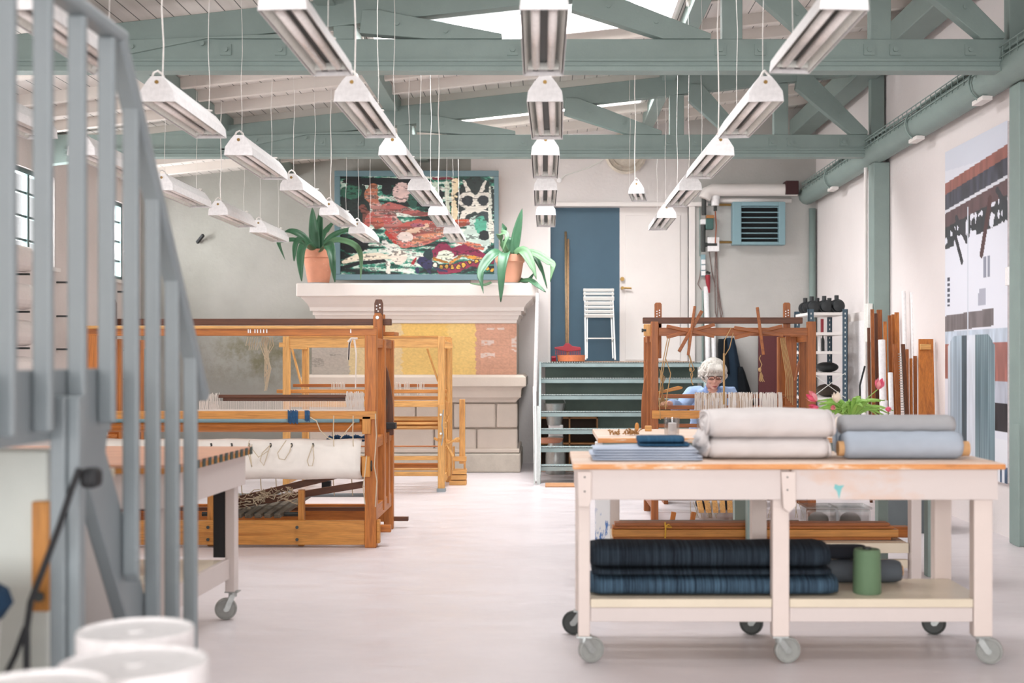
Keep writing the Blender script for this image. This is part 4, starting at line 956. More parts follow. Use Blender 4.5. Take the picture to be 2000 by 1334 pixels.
b = MB(); b.fb(868, 658, 880, 664, D + .2, .04); b.fb(868, 672, 884, 679, D - .02, .06); b.build('side_peg', WL['X'], t); MB().fb(545, 669, 556, 678, D - .01, .05).build('side_peg', WL['X'], t)
part(MB().fb(572, 750, 856, 756, D + .4, .04), 'shaft', WA['X']); part(MB().fb(540, 761, 873, 768, D + .1, .05), 'shaft', WY['X'])
part(MB().fb(566, 774, 873, 781, D + .2, .05), 'shaft', WY['X']); part(MB().fb(566, 783, 856, 795, D, .06), 'breast_beam', WL['X'])
b = MB()
for i in range(95): x = X(574 + i * 3, D + .3); b.bar((x, D + .3, Z(782, D + .3)), (x, D + .3, Z(757, D + .3)), .003, .002)
o = b.build('heddle_wires', M['steel'], t); o['kind'] = 'stuff'
b = MB(); rr = random.Random(3)
for c0 in (655, 668, 770, 777, 794, 822):
    for i in range(9): x = X(c0 + rr.uniform(-7, 7), D + .38); b.tube([(x, D + .38, Z(746 + rr.uniform(0, 4), D + .38)), (x, D + .38, Z(772, D + .38))], .004, 4)
o = b.build('heddle_yarn', M['yarnw'], t); o['kind'] = 'stuff'
b = MB(); z0, z1 = Z(838, D), Z(817, D); cz = (z0 + z1) / 2; r = (z1 - z0) / 2
b.lathe((0, D + .15, cz), [(0, X(575, D)), (r * .8, X(575, D)), (r * .8, X(855, D)), (0, X(855, D))], 16, 'X'); b.build('warp_beam', WA['X'], t)
for k in range(8):
    a = 2 * math.pi * k / 8; MB().box(X(576, D), X(853, D), D + .15 + r * math.cos(a) - .012, D + .15 + r * math.cos(a) + .012, cz + r * math.sin(a) - .012, cz + r * math.sin(a) + .012).build('warp_stick', WL['X'], t)
part(MB().fb(855, 790, 868, 857, D - .02, .03), 'bearing_board', WL['Z'])
for py in (810, 847): MB().cyl(P(861, py, D - .02), P(861, py, D - .03), .012, n=10).build('bolt', M['steel'], t)
for (py0, py1, dd, m_) in ((891, 899, .05, WL), (905, 914, .5, WA), (915, 919, .3, WL), (922, 930, .02, WL), (871, 873, .8, WA)): part(MB().fb(566, py0, 856, py1, D + dd, .05), 'cross_bar', m_['X'])
for (px0, px1) in ((869, 872), (874, 879)): part(MB().fb(px0, 680, px1, 930, D + .5, .05), 'upright', WL['Z'])
part(rod(600, 795, 568, 672, D + .8, D + .9, .02, .02), 'diagonal_stay', WL['Z']); part(rod(834, 680, 856, 745, D + .8, D + .9, .02, .02), 'diagonal_stay', WL['Z'])
b = MB(); b.lathe(P(872, 868, D + .05), [(0, 0), (.05, 0), (.05, .03), (0, .03)], 12, 'Y')
for a in (20, 95, 160, 235, 300): b.tube([P(872, 868, D + .05), P(872 + 26 * math.cos(R(a)), 866 - 30 * math.sin(R(a)), D + .02)], [.012, .016], 6)
b.build('peg_crank', WL['Z'], t); b = MB(); b.tube([P(866, 800, D - .05), P(863, 830, D - .05), P(866, 850, D - .05), P(862, 870, D - .05)], .007, 5); b.build('chain', M['steel'], t)
part(MB().fb(870, 785, 879, 812, D + .3, .05), 'pawl_board', WL['Z'])
# warping frame / bench beside it
D = 13.4
t = thing('warping_stand', (X(895, D), D, 0), 'light pine upright with stacked laths at its foot, right of the light loom', 'stand')
part(MB().fb(897, 780, 908, 906, D, .06), 'upright', WL['Z'])
part(MB().box(X(884, D), X(911, D), D - .03, D + .04, .26, .31), 'shelf_board', WL['X'])
for k, z in enumerate((.17, .11, .05)): part(MB().box(X(884 - 3 * k, D), X(911, D), D - .04, D + .1, z - .05, z), 'lath', WL['X'])
part(MB().box(X(884, D), X(888, D), D - .02, D + .05, .17, .42), 'upright', WL['Z']); part(MB().box(X(907, D) - .01, X(909, D), D + .02, D + .07, .17, .26), 'block', WL['Z']); part(MB().fb(886, 858, 897, 864, D, .3), 'arm', WL['X'])
# ---------------------------------------------------------------- the weaver's loom on the right
D = 10.35
t = thing('floor_loom', (1.57, 10.8, 0), 'brown wooden floor loom at which the white-haired woman sits weaving', 'loom')
LR = (X(1272, D), X(1286, D)); RR = (X(1578, D), X(1594, D))
for (x0, x1) in (LR, RR):
    part(MB().box(x0, x1, D, D + .07, 0, Z(628, D)), 'front_post', WB['Z'])
    part(MB().box(x0 - (.0 if x0 < 1 else .11), x1 - (0 if x0 < 1 else .11), D + .75, D + .82, 0, Z(655, D)), 'rear_post', WB['Z'])
    part(MB().box(x0 + .01, x1 - .01, D + .07, D + .75, .1, .19), 'side_rail', WB['Y']); part(MB().box(x0 + .01, x1 - .01, D + .07, D + .75, .6, .68), 'side_rail', WB['Y']); part(MB().box(x0 + .01, x1 - .01, D + .07, D + .8, 1.52, 1.59), 'side_rail', WB['Y'])
part(MB().fb(1286, 640, 1579, 656, D + .01, .05), 'top_beam', WB['X'])
part(MB().box(X(1256, D + .35), X(1568, D + .35), D + .35, D + .41, Z(632, D + .35), Z(620, D + .35)), 'cross_beam', WD['X'])
for px in (1285.5, 1537): 
    d = D + .42; b = MB(); x = X(px, d); w_ = .031
    b.prism([(x - w_, Z(655, d)), (x + w_, Z(655, d)), (x + w_, Z(594, d)), (x + w_ * .7, Z(591, d)), (x - w_ * .7, Z(591, d)), (x - w_, Z(594, d))], d, d + .025); tb = part(b, 'perforated_tab', WB['Z'])
    b = MB()
    for i in range(3):
        for j in (-1, 1): b.cyl((x + j * .011, d - .003, Z(607 + i * 5 - j, d)), (x + j * .011, d, Z(607 + i * 5 - j, d)), .006, n=8)
    b.build('holes', M['lampw'], tb)
b = MB(); b.fb(1258, 633, 1272, 656, D + .1, .06); part(b, 'clamp_block', WL['Z']); b = MB().cyl(P(1262, 645, D + .08), P(1255, 645, D + .08), .01, n=8); b.tube([P(1255, 642, D + .08), P(1255, 649, D + .08)], .008, 6); b.build('wing_nut', M['dark'], t)
# curved side of the beater
for sx in (0,): 
    d = D + .5; b = MB(); b.prism([(X(x, d), Z(y, d)) for x, y in ((1262, 708), (1264, 725), (1258, 745), (1254, 775), (1253, 800), (1253, 848), (1268, 848), (1268, 700), (1264, 700))], d, d + .04); part(b, 'beater_side', WB['Z'])
part(MB().fb(1264, 657, 1272, 860, D + .3, .04), 'inner_upright', WB['Z']); part(MB().fb(1286, 632, 1292, 700, D + .42, .03), 'inner_upright', WB['Z'])
d = D + .5; part(MB().fb(1535, 657, 1556, 860, d, .04), 'beater_side', WB['Z']); part(MB().fb(1562, 660, 1576, 860, D + .55, .05), 'rear_upright', WB['Z'])
# pulleys made of crossed slats
def horse(name, pts, d): 
    o = None
    for i, (a, c, e, f_, w_) in enumerate(pts):
        part(rod(a, c, e, f_, d + (.03 * i), d + (.03 * i), .02, w_), name, WB['X'])
horse('pulley_slat', [(1357, 598, 1344, 694, .042), (1371, 607, 1326, 687, .028), (1302, 637, 1395, 657, .028), (1396, 634, 1302, 659, .028)], D - .09)
horse('pulley_slat', [(1479, 600, 1491, 693, .046), (1434, 640, 1530, 655, .03), (1528, 637, 1435, 660, .03)], D - .09)
# shafts, reed, heddles
for (py0, py1, x1) in ((770, 778, 1553), (792, 800, 1555)): part(MB().fb(1286, py0, x1, py1, D + .3, .03), 'shaft', WB['X'])
part(MB().fb(1274, 802, 1377, 818, D - .03, .05), 'breast_board', WY['X']); part(MB().fb(1377, 804, 1580, 818, D, .04), 'back_beam', WB['X'])
for i, (py0, py1) in enumerate(((828, 835), (838, 846), (862, 870))): part(MB().fb(1286, py0, 1579, py1, D + .2 * i, .05), 'warp_beam', WB['X'])
for mat, seed, lo in ((M['yarnw'], 1, 0), (M['yarnb'], 4, .35)):
    b = MB(); rr = random.Random(seed)
    for i in range(280 if not lo else 110):
        px = rr.uniform(1357, 1528); 
        if 1468 < px < 1484 and rr.random() < .6: continue
        if lo and px > 1470: continue
        x = X(px, D + .27); j = rr.uniform(-.006, .006)
        b.tube([(x, D + .27, Z(768 + rr.uniform(-2.5, 1), D + .27)), (x + j, D + .265, Z(785, D + .27)), (x + j, D + .27, Z(801, D + .27))], .0027, 4)
    o = b.build('heddle_yarn', mat, t); o['kind'] = 'stuff'
b = MB()
for i in range(40): x = X(1377 + i * 1.5, D + .03); b.bar((x, D - .02, Z(817, D)), (x, D - .02, Z(803, D)), .003, .002)
b.build('warp_ends', M['blueyarn'], t)['kind'] = 'stuff'
b = MB(); cords = [[(1345, 694), (1349, 705), (1346, 715), (1350, 722), (1353, 732), (1350, 744), (1354, 752)], [(1347, 694), (1352, 712), (1356, 722), (1349, 730), (1352, 750)],
 [(1304, 660), (1296, 700), (1289, 740)], [(1308, 660), (1300, 700), (1291, 745)], [(1300, 700), (1310, 730), (1303, 770), (1300, 800)], [(1292, 730), (1287, 780), (1290, 820)],
 [(1486, 694), (1483, 700), (1488, 712), (1484, 722), (1490, 735), (1487, 742)], [(1428, 640), (1415, 665), (1414, 690), (1415, 790)], [(1432, 650), (1425, 680), (1416, 694)]]
for c in cords: b.tube([P(x, y, D - .05) for x, y in c], .0042, 5)
for i in range(5): b.tube([P(1524 + i * 2, 660, D + .1), P(1530 + i * 2.5, 700, D + .1), P(1536 + i * 3, 740, D + .1), P(1534 + i * 3.5, 775 + 4 * i, D + .1)], .004, 5)
for i in range(7): b.tube([P(1288 + i * 2, 720 + i * 3, D + .1), P(1296 - i, 760, D + .1), P(1286 + i * 3, 795, D + .1)], .003, 4)
b.tube([P(1414, 690, D - .05), P(1414, 790, D - .05)], .009, 6)
for (x, y) in ((1349, 722), (1484, 722)): b.ball(P(x, y, D - .05), .014, .014, .02, 8, 6)
for i in range(6): b.tube([P(1485, 728, D - .05), P(1483 + i * 2, 744 + (i % 2) * 2, D - .05)], .003, 4)
b.build('cords', fabric('hemp_cord', rgb(178, 146, 104)), t)
part(rod(1561, 706, 1553, 744, D + .15, D + .15, .02, .02), 'cord_toggle', WB['Z'])
b = MB(); d = D + .2; b.prism([(X(x, d), Z(y, d)) for x, y in ((1285, 765), (1325, 754), (1334, 756), (1332, 760), (1300, 767), (1285, 770))], d, d + .03)
tag(b.build('weaving_shuttle', WY['X'], bevel=.004), 'pointed yellow wooden weaving stick resting on the shafts of the right loom', 'shuttle')
for px in (1316, 1355): part(rod(px, 1000 + 0, px - 6, 1035, D + .1, D + .1, .04, .04), 'treadle_leg', WA['Z'])
for i in range(6): part(MB().bar((X(1370 + i * 14, D + .1), D + .1, .08), (X(1360 + i * 16, D + .8), D + .8, .2), .045, .03), 'treadle', WL['Y'])
part(MB().box(LR[1], RR[0], D + .02, D + .06, .18, .28), 'bottom_beam', WD['X']); part(MB().box(LR[1], RR[0], D + .76, D + .8, .12, .26), 'bottom_beam', WB['X'])
b = MB(); rr = random.Random(11)
for i in range(30): x = rr.uniform(1345, 1560); b.tube([P(x, 980, D + .3), P(x + rr.uniform(-10, 10), 1010, D + .3), P(x + rr.uniform(-14, 14), 1028, D + .35)], .003, 4)
b.build('treadle_cords', M['string'], t)['kind'] = 'stuff'
# ---------------------------------------------------------------- casters
def caster(par, x, y, r=.06, zt=.13, ang=0):
    o = thing('_', (0, 0, 0), '', ''); bpy.data.objects.remove(o)
    ca, sa = math.cos(ang), math.sin(ang); cx, cy = x + .035 * ca, y + .035 * sa
    b = MB().box(x - .035, x + .035, y - .03, y + .03, zt - .006, zt); b.cyl((x, y, zt - .03), (x, y, zt - .006), .022, n=14)
    for s in (-1, 1):
        ox, oy = -sa * .02 * s, ca * .02 * s
        b.bar((x + ox, y + oy, zt - .02), (cx + ox, cy + oy, r - .005), .028, .004, up=(-sa, ca, 0))
    f = b.build('caster_fork', M['steel'], par)
    w_ = MB(); ax = Vector((-sa, ca, 0)); c = Vector((cx, cy, r)); rings = []
    for (rr_, h) in ((r * .35, -.012), (r * .8, -.012), (r * .86, -.016), (r * .97, -.014), (r, 0), (r * .97, .014), (r * .86, .016), (r * .8, .012), (r * .35, .012)):
        e1 = Vector((ca, sa, 0)); rings.append([c + ax * h + (e1 * math.cos(t_) + Vector((0, 0, 1)) * math.sin(t_)) * rr_ for t_ in [2 * math.pi * k / 28 for k in range(28)]])
    w_.ring_loft(rings); smooth_angle(w_.build('wheel', plain('grey_wheel', rgb(120, 122, 118), .5) if 'whl' not in M else M['whl'], f))
    h = MB().cyl(c - ax * .024, c + ax * .024, .014, n=10); h.build('hub', M['steel'], f)
M['whl'] = plain('grey_wheel', rgb(150, 152, 148), .5); M['whl2'] = plain('dark_wheel', rgb(62, 66, 64), .5)
# ---------------------------------------------------------------- front work table on wheels
def tabletop_mat():
    m, nt, b = nodes('worn_table_top'); mp = mapping(nt, (1, 6, 1)); n = noise(nt, mp, 1.6, 6, .7)
    r = ramp(nt, n.outputs[0], [(.3, rgb(214, 176, 148)), (.5, rgb(226, 202, 184)), (.7, rgb(236, 222, 210))])
    nt.links.new(r.outputs[0], b.inputs['Base Color']); b.inputs['Roughness'].default_value = .5; bump(nt, b, n.outputs[0], .15, .003); return m
def edge_mat():
    m, nt, b = nodes('worn_table_edge'); mp = mapping(nt, (1, 3, 6)); n = noise(nt, mp, 2.2, 7, .7)
    r = ramp(nt, n.outputs[0], [(.34, rgb(150, 96, 52)), (.44, rgb(212, 140, 78)), (.56, rgb(222, 156, 96)), (.64, rgb(238, 220, 200))])
    nt.links.new(r.outputs[0], b.inputs['Base Color']); b.inputs['Roughness'].default_value = .5; bump(nt, b, n.outputs[0], .3, .004); return m
M['ttop'] = tabletop_mat(); M['tedge'] = edge_mat()
M['apron'] = paint('front_table_white', rgb(212, 201, 196), .45, .03, 2, None, .1)
M['shelf'] = paint('cream_shelf', rgb(222, 210, 188), .3, .06, 3)
def apron_stain():
    m, nt, b = nodes('table_apron_worn'); mp = mapping(nt, (1, 1, 2)); n = noise(nt, mp, 1.6, 5, .6)
    r = ramp(nt, n.outputs[0], [(.5, rgb(212, 201, 196)), (.66, rgb(214, 178, 154))])
    nt.links.new(r.outputs[0], b.inputs['Base Color']); b.inputs['Roughness'].default_value = .45; return m
D = 5.5; TZ = Z(905, D)
t = thing('work_table', (.96, 5.9, 0), 'front white wooden work table on wheels carrying the fabric bolts on its orange-edged top', 'table')
xl, xr = X(1119, D), X(1962, D)
MB().box(xl, xr, D - .005, 6.23, TZ - .028, TZ).build('tabletop', M['ttop'], t, bevel=.004)
MB().box(xl - .001, xr + .001, D - .016, D - .004, TZ - .026, TZ - .003).build('edge_lipping', M['tedge'], t, bevel=.003)
L0, L1 = xl + .02, xr - .025; az0, az1 = Z(977, D), TZ - .029
MB().box(L0, X(1527, D), D + .012, D + .035, az0, az1).build('apron', M['apron'], t, bevel=.003)
MB().box(X(1547, D), L1, D + .012, D + .035, az0, az1).build('apron', apron_stain(), t, bevel=.003)
MB().box(L0, L1, 6.17, 6.195, az0, az1).build('apron', M['apron'], t, bevel=.003)
MB().box(L0, L0 + .024, D + .037, 6.168, az0, az1).build('apron', M['apron'], t, bevel=.003); MB().box(L1 - .024, L1, D + .037, 6.168, az0, az1).build('apron', M['apron'], t, bevel=.003)
b = MB(); b.prism([(X(x, D), Z(y, D)) for x, y in ((1632, 946), (1640, 949), (1650, 948), (1645, 955), (1643, 962), (1640, 975), (1636, 960), (1630, 954))], D + .0105, D + .012); b.build('blue_paint_splash', paint('dried_blue_paint', rgb(120, 190, 190), .5), t)
legs = [(X(1130, D), X(1153, D)), (X(1512, D), X(1545, D)), (X(1908, D), X(1945, D))]
for i, (a, c) in enumerate(legs):
    for j, y in enumerate((D - .0, 6.13)):
        yy = D + .012 if (j == 0) else 6.12
        if i == 0 and j == 0: yy = D + .038
        if j == 0: yy = D + .037
        if j == 1: yy = 6.1
        MB().box(a, c, yy, yy + .065, .125, az1).build('leg', M['tabw'], t, bevel=.005)
        M['whl'], keep = (M['whl2'] if j else M['whl']), M['whl']
        caster(t, (a + c) / 2, yy + .03, .06, .125, [R(20), R(8), R(-25)][i] if j == 0 else R(160)); M['whl'] = keep
b = MB(); b.prism([(X(x, D), Z(y, D)) for x, y in ((1128, 921), (1155, 921), (1155, 975), (1150, 991), (1130, 989))], D - .008, D + .011); b.build('leg_cleat', M['tabw'], t, bevel=.003)
b = MB(); b.prism([(X(x, D), Z(y, D)) for x, y in ((1525, 921), (1553, 921), (1554, 988), (1541, 1001), (1529, 992))], D - .012, D + .011); b.build('leg_cleat', M['tabw'], t, bevel=.003)
b = MB()
for (x, y) in ((1142, 932), (1142, 960), (1538, 932), (1538, 957)): b.cyl(P(x, y, D - .008), P(x, y, D - .014), .004, n=8)
b.build('nail', M['dark'], t)
sz = Z(1172, D)
MB().box(L0 + .02, L1 - .03, D + .11, 6.09, sz - .03, sz - .01).build('shelf', M['shelf'], t, bevel=.003)
MB().box(X(1154, D), X(1511, D), D + .04, D + .109, sz - .042, sz - .003).build('shelf_lip', M['shelf'], t, bevel=.003); MB().box(X(1546, D), X(1907, D), D + .04, D + .109, sz - .042, sz - .003).build('shelf_lip', M['shelf'], t, bevel=.003)
MB().box(X(1154, D), X(1511, D), D + .045, D + .075, Z(1219, D), sz - .043).build('lower_rail', M['apron'], t, bevel=.003); MB().box(X(1546, D), X(1907, D), D + .045, D + .075, Z(1219, D), sz - .043).build('lower_rail', M['apron'], t, bevel=.003)
MB().box(L0 + .05, L1 - .05, 6.11, 6.14, Z(1219, D), sz - .043).build('lower_rail', M['apron'], t, bevel=.003)
b = MB(); b.tube([(L1 + .02, 5.75, .86), (L1 + .035, 5.75, .7), (L1 + .02, 5.76, .5), (L1 + .05, 5.75, .33), (L1 + .03, 5.75, .12)], .006, 6); b.tube([(L1 + .01, 5.7, .8), (L1 + .015, 5.7, .38), (L1 + .04, 5.7, .3)], .004, 6)
b.build('hanging_cord', M['wire'], t)
SZ = sz - .01
# fabrics ------------------------------------------------------------
def bolt(name, x0, x1, yc, z0, ry, rz, mat, label, cat, sq=2.6, seed=0, spiral=True, ends=.05, parent=None, grp=None, slump=.0):
    t = thing(name, ((x0 + x1) / 2, yc, z0), label, cat, grp) if parent is None else parent
    rnd = random.Random(seed); rings = []; n = 40; cz = z0 + rz
    K = 26
    for k in range(K + 1):
        f = k / K; x = x0 + (x1 - x0) * f; e = min(f, 1 - f) * (x1 - x0); s = 1 if e > ends else .86 + .14 * math.sqrt(max(0, 1 - (1 - e / ends) ** 2))
        ring = []
        for i in range(n):
            a = 2 * math.pi * i / n; c_, s_ = math.cos(a), math.sin(a)
            yy = abs(c_) ** (2 / sq) * (1 if c_ > 0 else -1); zz = abs(s_) ** (2 / sq) * (1 if s_ > 0 else -1)
            wob = 1 + .012 * math.sin(5 * f * 6 + a * 3 + seed) + .008 * math.sin(23 * f + a * 7)
            dz = -slump * rz * math.cos(math.pi * 2 * (f - .5)) * .5 * (1 if zz > 0 else 0) 
            z = cz + zz * rz * s * (wob if zz > 0 else 1) - (dz if zz > 0 else 0)
            ring.append((x + rnd.uniform(-.001, .001), yc + yy * ry * s * wob, max(z, z0)))
        rings.append(ring)
    MB().ring_loft(rings).build('fabric_roll', mat, t, smooth=True)
    if spiral:
        for (xe, sg) in ((x0, -1), (x1, 1)):
            b = MB()
            for q in range(4):
                s = .78 - q * .19; out = .006 + .002 * (q % 2); ring0 = []; pts = []
                for i in range(28):
                    a = 2 * math.pi * i / 27 + q; c_, s_ = math.cos(a), math.sin(a)
                    pts.append((xe + sg * (out + .006 * math.sin(a * 2 + q)), yc + abs(c_) ** (2 / sq) * (1 if c_ > 0 else -1) * ry * s, cz + abs(s_) ** (2 / sq) * (1 if s_ > 0 else -1) * rz * s))
                b.tube(pts, .009, 6)
            b.build('folded_edge', mat, t, smooth=True)
    return t
wf = fabric('off_white_wool', rgb(214, 208, 206)); wf2 = fabric('warm_white_wool', rgb(238, 226, 214))
yc = 5.83
bolt('fabric_bolt', X(1392, D + .1), X(1628, D + .1), yc, TZ, .155, (Z(862, D + .1) - TZ) / 2 + .006, wf, 'off-white folded wool bolt lying at the bottom of the white pair on the front table', 'fabric bolt', 3, 1)
bolt('fabric_bolt', X(1392, D + .1), X(1636, D + .1), yc - .005, Z(863, D + .1) + .004, .16, (Z(801, D + .1) - Z(863, D + .1)) / 2 - .002, wf, 'off-white thick wool bolt lying on top of the white pair on the front table', 'fabric bolt', 2.7, 4, slump=.1)
# crumpled overhanging layers at the left end of the pair
for (nm, z0, z1, lab) in (('crumpled_cloth', TZ, Z(838, D + .1), 'crumpled white cloth end hanging out at the left of the white bolts'),):
    b = MB(); rnd = random.Random(8); rings = []
    for k in range(9):
        f = k / 8; x = X(1370, D + .1) + f * .055; ring = []
        for i in range(30):
            a = 2 * math.pi * i / 30; rr_ = (.35 + .65 * f ** .5) * (1 + .14 * math.sin(a * 4 + k) + .1 * math.sin(a * 9 + k * 2))
            ring.append((x + .012 * math.sin(a * 5 + k), yc + .14 * math.cos(a) * rr_, max(TZ + .001, (z0 + z1) / 2 + (z1 - z0) / 2 * math.sin(a) * rr_)))
        rings.append(ring)
    tag(MB().ring_loft(rings).build(nm, wf, smooth=True), lab, 'cloth')
gf = fabric('grey_wool', rgb(168, 168, 170)); gb = fabric('grey_blue_wool', rgb(172, 182, 194)); tubeb = plain('cardboard_tube', rgb(205, 160, 112), .8)
t = bolt('fabric_roll', X(1652, 5.7), X(1880, 5.7), 5.75, TZ + .001, .078, (Z(846, 5.62) - TZ) / 2, gb, 'pale blue-grey cloth rolled on a cardboard tube at the right of the front table', 'fabric roll', 2.0, 2, False, .018)
cz = Z(876, 5.75)
b = MB(); b.lathe((0, 5.75, cz), [(.03, X(1641, 5.7)), (.035, X(1641, 5.7)), (.035, X(1898, 5.7)), (.03, X(1898, 5.7))], 24, 'X'); b.build('cardboard_tube', tubeb, t, smooth=False)
bolt('fabric_roll', X(1646, 5.8), X(1866, 5.8), 5.86, Z(850, 5.8), .08, .047, gf, 'mid-grey cloth roll resting on top of the pale blue-grey roll', 'fabric roll', 2.0, 3, False, .018)
bolt('fabric_roll', X(1640, 5.9), X(1850, 5.9), 5.99, TZ + .001, .075, .07, fabric('navy_check', rgb(62, 82, 104), rgb(200, 205, 210), 60, 1), 'navy and white checked cloth roll hidden behind the grey rolls on the front table', 'fabric roll', 2.0, 6, False)
# folded blue cloths
sf = fabric('light_blue_stripe', rgb(214, 220, 230), rgb(140, 158, 182), 60, 1)
t = thing('folded_cloth', (X(1260, 5.75), 5.75, TZ), 'stack of folded pale blue striped cloth on the front table left of the white bolts', 'folded cloth')
nl = 5; zt = Z(875, 5.62)
for i in range(nl):
    z0 = TZ + .001 + (zt - TZ) * i / nl; dx = .012 * math.sin(i * 2.3); h = (zt - TZ) / nl * .94
    b = MB(); x0, x1 = X(1158, 5.62) + dx, X(1355, 5.62) + dx * .8 + .008 * (nl - i); rings = []
    for k in range(15):
        f = k / 14; x = x0 + (x1 - x0) * f; e = min(f, 1 - f) * 14; s = min(1, .6 + .4 * e)
        rings.append([(x, 5.62, z0 + h * (.5 - .35 * s)), (x, 5.605, z0 + h * .5), (x, 5.62, z0 + h * (.5 + .5 * s)), (x, 5.85, z0 + h * (.5 + .5 * s) + .002 * math.sin(f * 9 + i)), (x, 5.87, z0 + h * .5), (x, 5.85, z0 + h * (.5 - .35 * s))])
    b.ring_loft(rings); b.build('fold', sf, t, smooth=True)
db = fabric('dark_teal_blue', rgb(40, 72, 98), rgb(52, 92, 120), 30, 0)
t = thing('folded_cloth', (X(1297, 5.75), 5.75, zt), 'small dark blue folded cloth lying on the pale striped stack', 'folded cloth')
for i, (a, c, z0, z1) in enumerate(((1250, 1348, zt + .0015, Z(866, 5.65)), (1248, 1338, Z(866, 5.65), Z(853, 5.65)))):
    bolt('x', X(a, 5.65), X(c, 5.65), 5.75, z0, .095, (z1 - z0) / 2, db, '', '', 3, i, False, .03, parent=t)
# dark striped bolts on the lower shelf
df = fabric('indigo_stripe', rgb(36, 48, 62), rgb(78, 104, 124), 90, 0); df2 = fabric('indigo_stripe_dark', rgb(22, 26, 34), rgb(50, 62, 72), 90, 0)
yb = 5.77
bolt('fabric_bolt', X(1154, D + .12), X(1640, D + .12), yb, SZ, .15, (Z(1128, D + .12) - SZ) / 2, df, 'blue streaked indigo cloth bolt at the bottom of the dark stack on the lower shelf', 'fabric bolt', 3.2, 2, False, .03)
bolt('fabric_bolt', X(1158, D + .12), X(1627, D + .12), yb, Z(1127, D + .12), .145, (Z(1112, D + .12) - Z(1127, D + .12)) / 2, df2, 'thin dark indigo cloth fold in the middle of the dark stack on the lower shelf', 'fabric bolt', 3.2, 5, False, .02)
bolt('fabric_bolt', X(1155, D + .12), X(1625, D + .12), yb, Z(1112, D + .12), .15, (Z(1066, D + .12) - Z(1112, D + .12)) / 2, df2, 'thick nearly black indigo cloth bolt on top of the dark stack on the lower shelf', 'fabric bolt', 3, 7, False, .03, slump=-.05)
gdk = fabric('charcoal_wool', rgb(88, 94, 100))
t = bolt('fabric_roll', X(1560, 5.95), X(1762, 5.95), 6.0, SZ, .07, .055, gdk, 'charcoal grey cloth roll behind the dark stack and the green yarn on the lower shelf', 'fabric roll', 2, 2, False)
b = MB(); b.lathe((0, 6.0, SZ + .055), [(.02, X(1540, 5.95)), (.026, X(1540, 5.95)), (.026, X(1768, 5.95)), (.02, X(1768, 5.95))], 20, 'X'); b.build('cardboard_tube', tubeb, t)
bolt('fabric_roll', X(1540, 6.0), X(1690, 6.0), 6.01, SZ + .112, .06, .035, fabric('black_wool', rgb(40, 42, 48)), 'black cloth lying on the charcoal roll on the lower shelf', 'fabric roll', 2.4, 9, False)
# green yarn cone
cx = X(1690, D + .25); h = Z(1073, D + .2) - SZ
def yarnwind():
    m, nt, b = nodes('green_yarn_winding'); mp = mapping(nt, (1, 1, 1)); wv = nt.nodes.new('ShaderNodeTexWave'); wv.wave_type = 'BANDS'; wv.bands_direction = 'Z'; wv.inputs['Scale'].default_value = 90; wv.inputs['Distortion'].default_value = 6
    nt.links.new(mp.outputs[0], wv.inputs[0]); r = ramp(nt, wv.outputs[0], [(.2, rgb(78, 108, 80)), (.8, rgb(128, 158, 122))]); nt.links.new(r.outputs[0], b.inputs['Base Color']); b.inputs['Roughness'].default_value = .6; bump(nt, b, wv.outputs[0], .5, .003); return m
t = thing('yarn_cone', (cx, D + .22, SZ), 'big green yarn spool standing on the lower shelf of the front table', 'yarn')
smooth_angle(MB().lathe((cx, D + .22, SZ), [(.02, 0), (.062, 0), (.065, .01), (.062, h * .9), (.06, h - .004), (.055, h), (.02, h)], 36).build('winding', yarnwind(), t))
MB().cyl((cx, D + .22, SZ + h), (cx, D + .22, SZ + h + .008), .02, n=16).build('core', M['dark'], t)
# ---------------------------------------------------------------- second table behind
D2 = 7.3; T2 = Z(855, D2)
t = thing('work_table', (X(1490, D2), 7.7, 0), 'bare wooden work table behind the front one, with candles and tulips on top', 'table')
x0, x1 = X(1168, D2), X(1850, D2)
MB().box(x0, x1, D2, 8.2, T2 - .03, T2).build('tabletop', M['ttop'], t, bevel=.004); MB().box(x0 - .001, x1, D2 - .012, D2 - .001, T2 - .03, T2 - .002).build('edge_lipping', M['tedge'], t, bevel=.003)
MB().box(x0 + .03, x1 - .03, D2 + .03, D2 + .055, T2 - .13, T2 - .031).build('apron', M['beam'], t, bevel=.003); MB().box(x0 + .03, x1 - .03, 8.12, 8.145, T2 - .13, T2 - .031).build('apron', M['beam'], t, bevel=.003)
def blue_leg():
    m, nt, b = nodes('paint_dripped_leg'); mp = mapping(nt, (3, 3, 1)); n = noise(nt, mp, 5, 6, .7); r = ramp(nt, n.outputs[0], [(.52, rgb(226, 226, 226)), (.56, rgb(60, 110, 175))]); nt.links.new(r.outputs[0], b.inputs['Base Color']); return m
bl = blue_leg()
for (a, c, y, m_, z1) in ((1163, 1192, D2 + .07, bl, 1.0), (1460, 1487, D2 + .07, M['beam'], 1), (1780, 1800, D2 + .07, M['apron'], 1), (1812, 1841, 7.75, M['beam'], 1), (1715, 1735, 8.05, M['beam'], 1), (1435, 1458, 8.05, M['beam'], 1), (1190, 1210, 8.05, M['apron'], 1)):
    MB().box(X(a, y), X(c, y), y, y + .08, 0, T2 - .031).build('leg', m_, t, bevel=.004)
MB().box(X(1487, D2 + .07) + .002, X(1496, D2 + .07), D2 + .07, D2 + .1, 0, T2 - .031).build('leg_facing', M['apron'], t)
s2 = Z(1066, D2)
b = MB().box(x0 + .08, X(1778, D2 + .07), D2 + .16, 8.04, s2 - .02, s2); b.build('shelf', M['shelf'], t, bevel=.003)
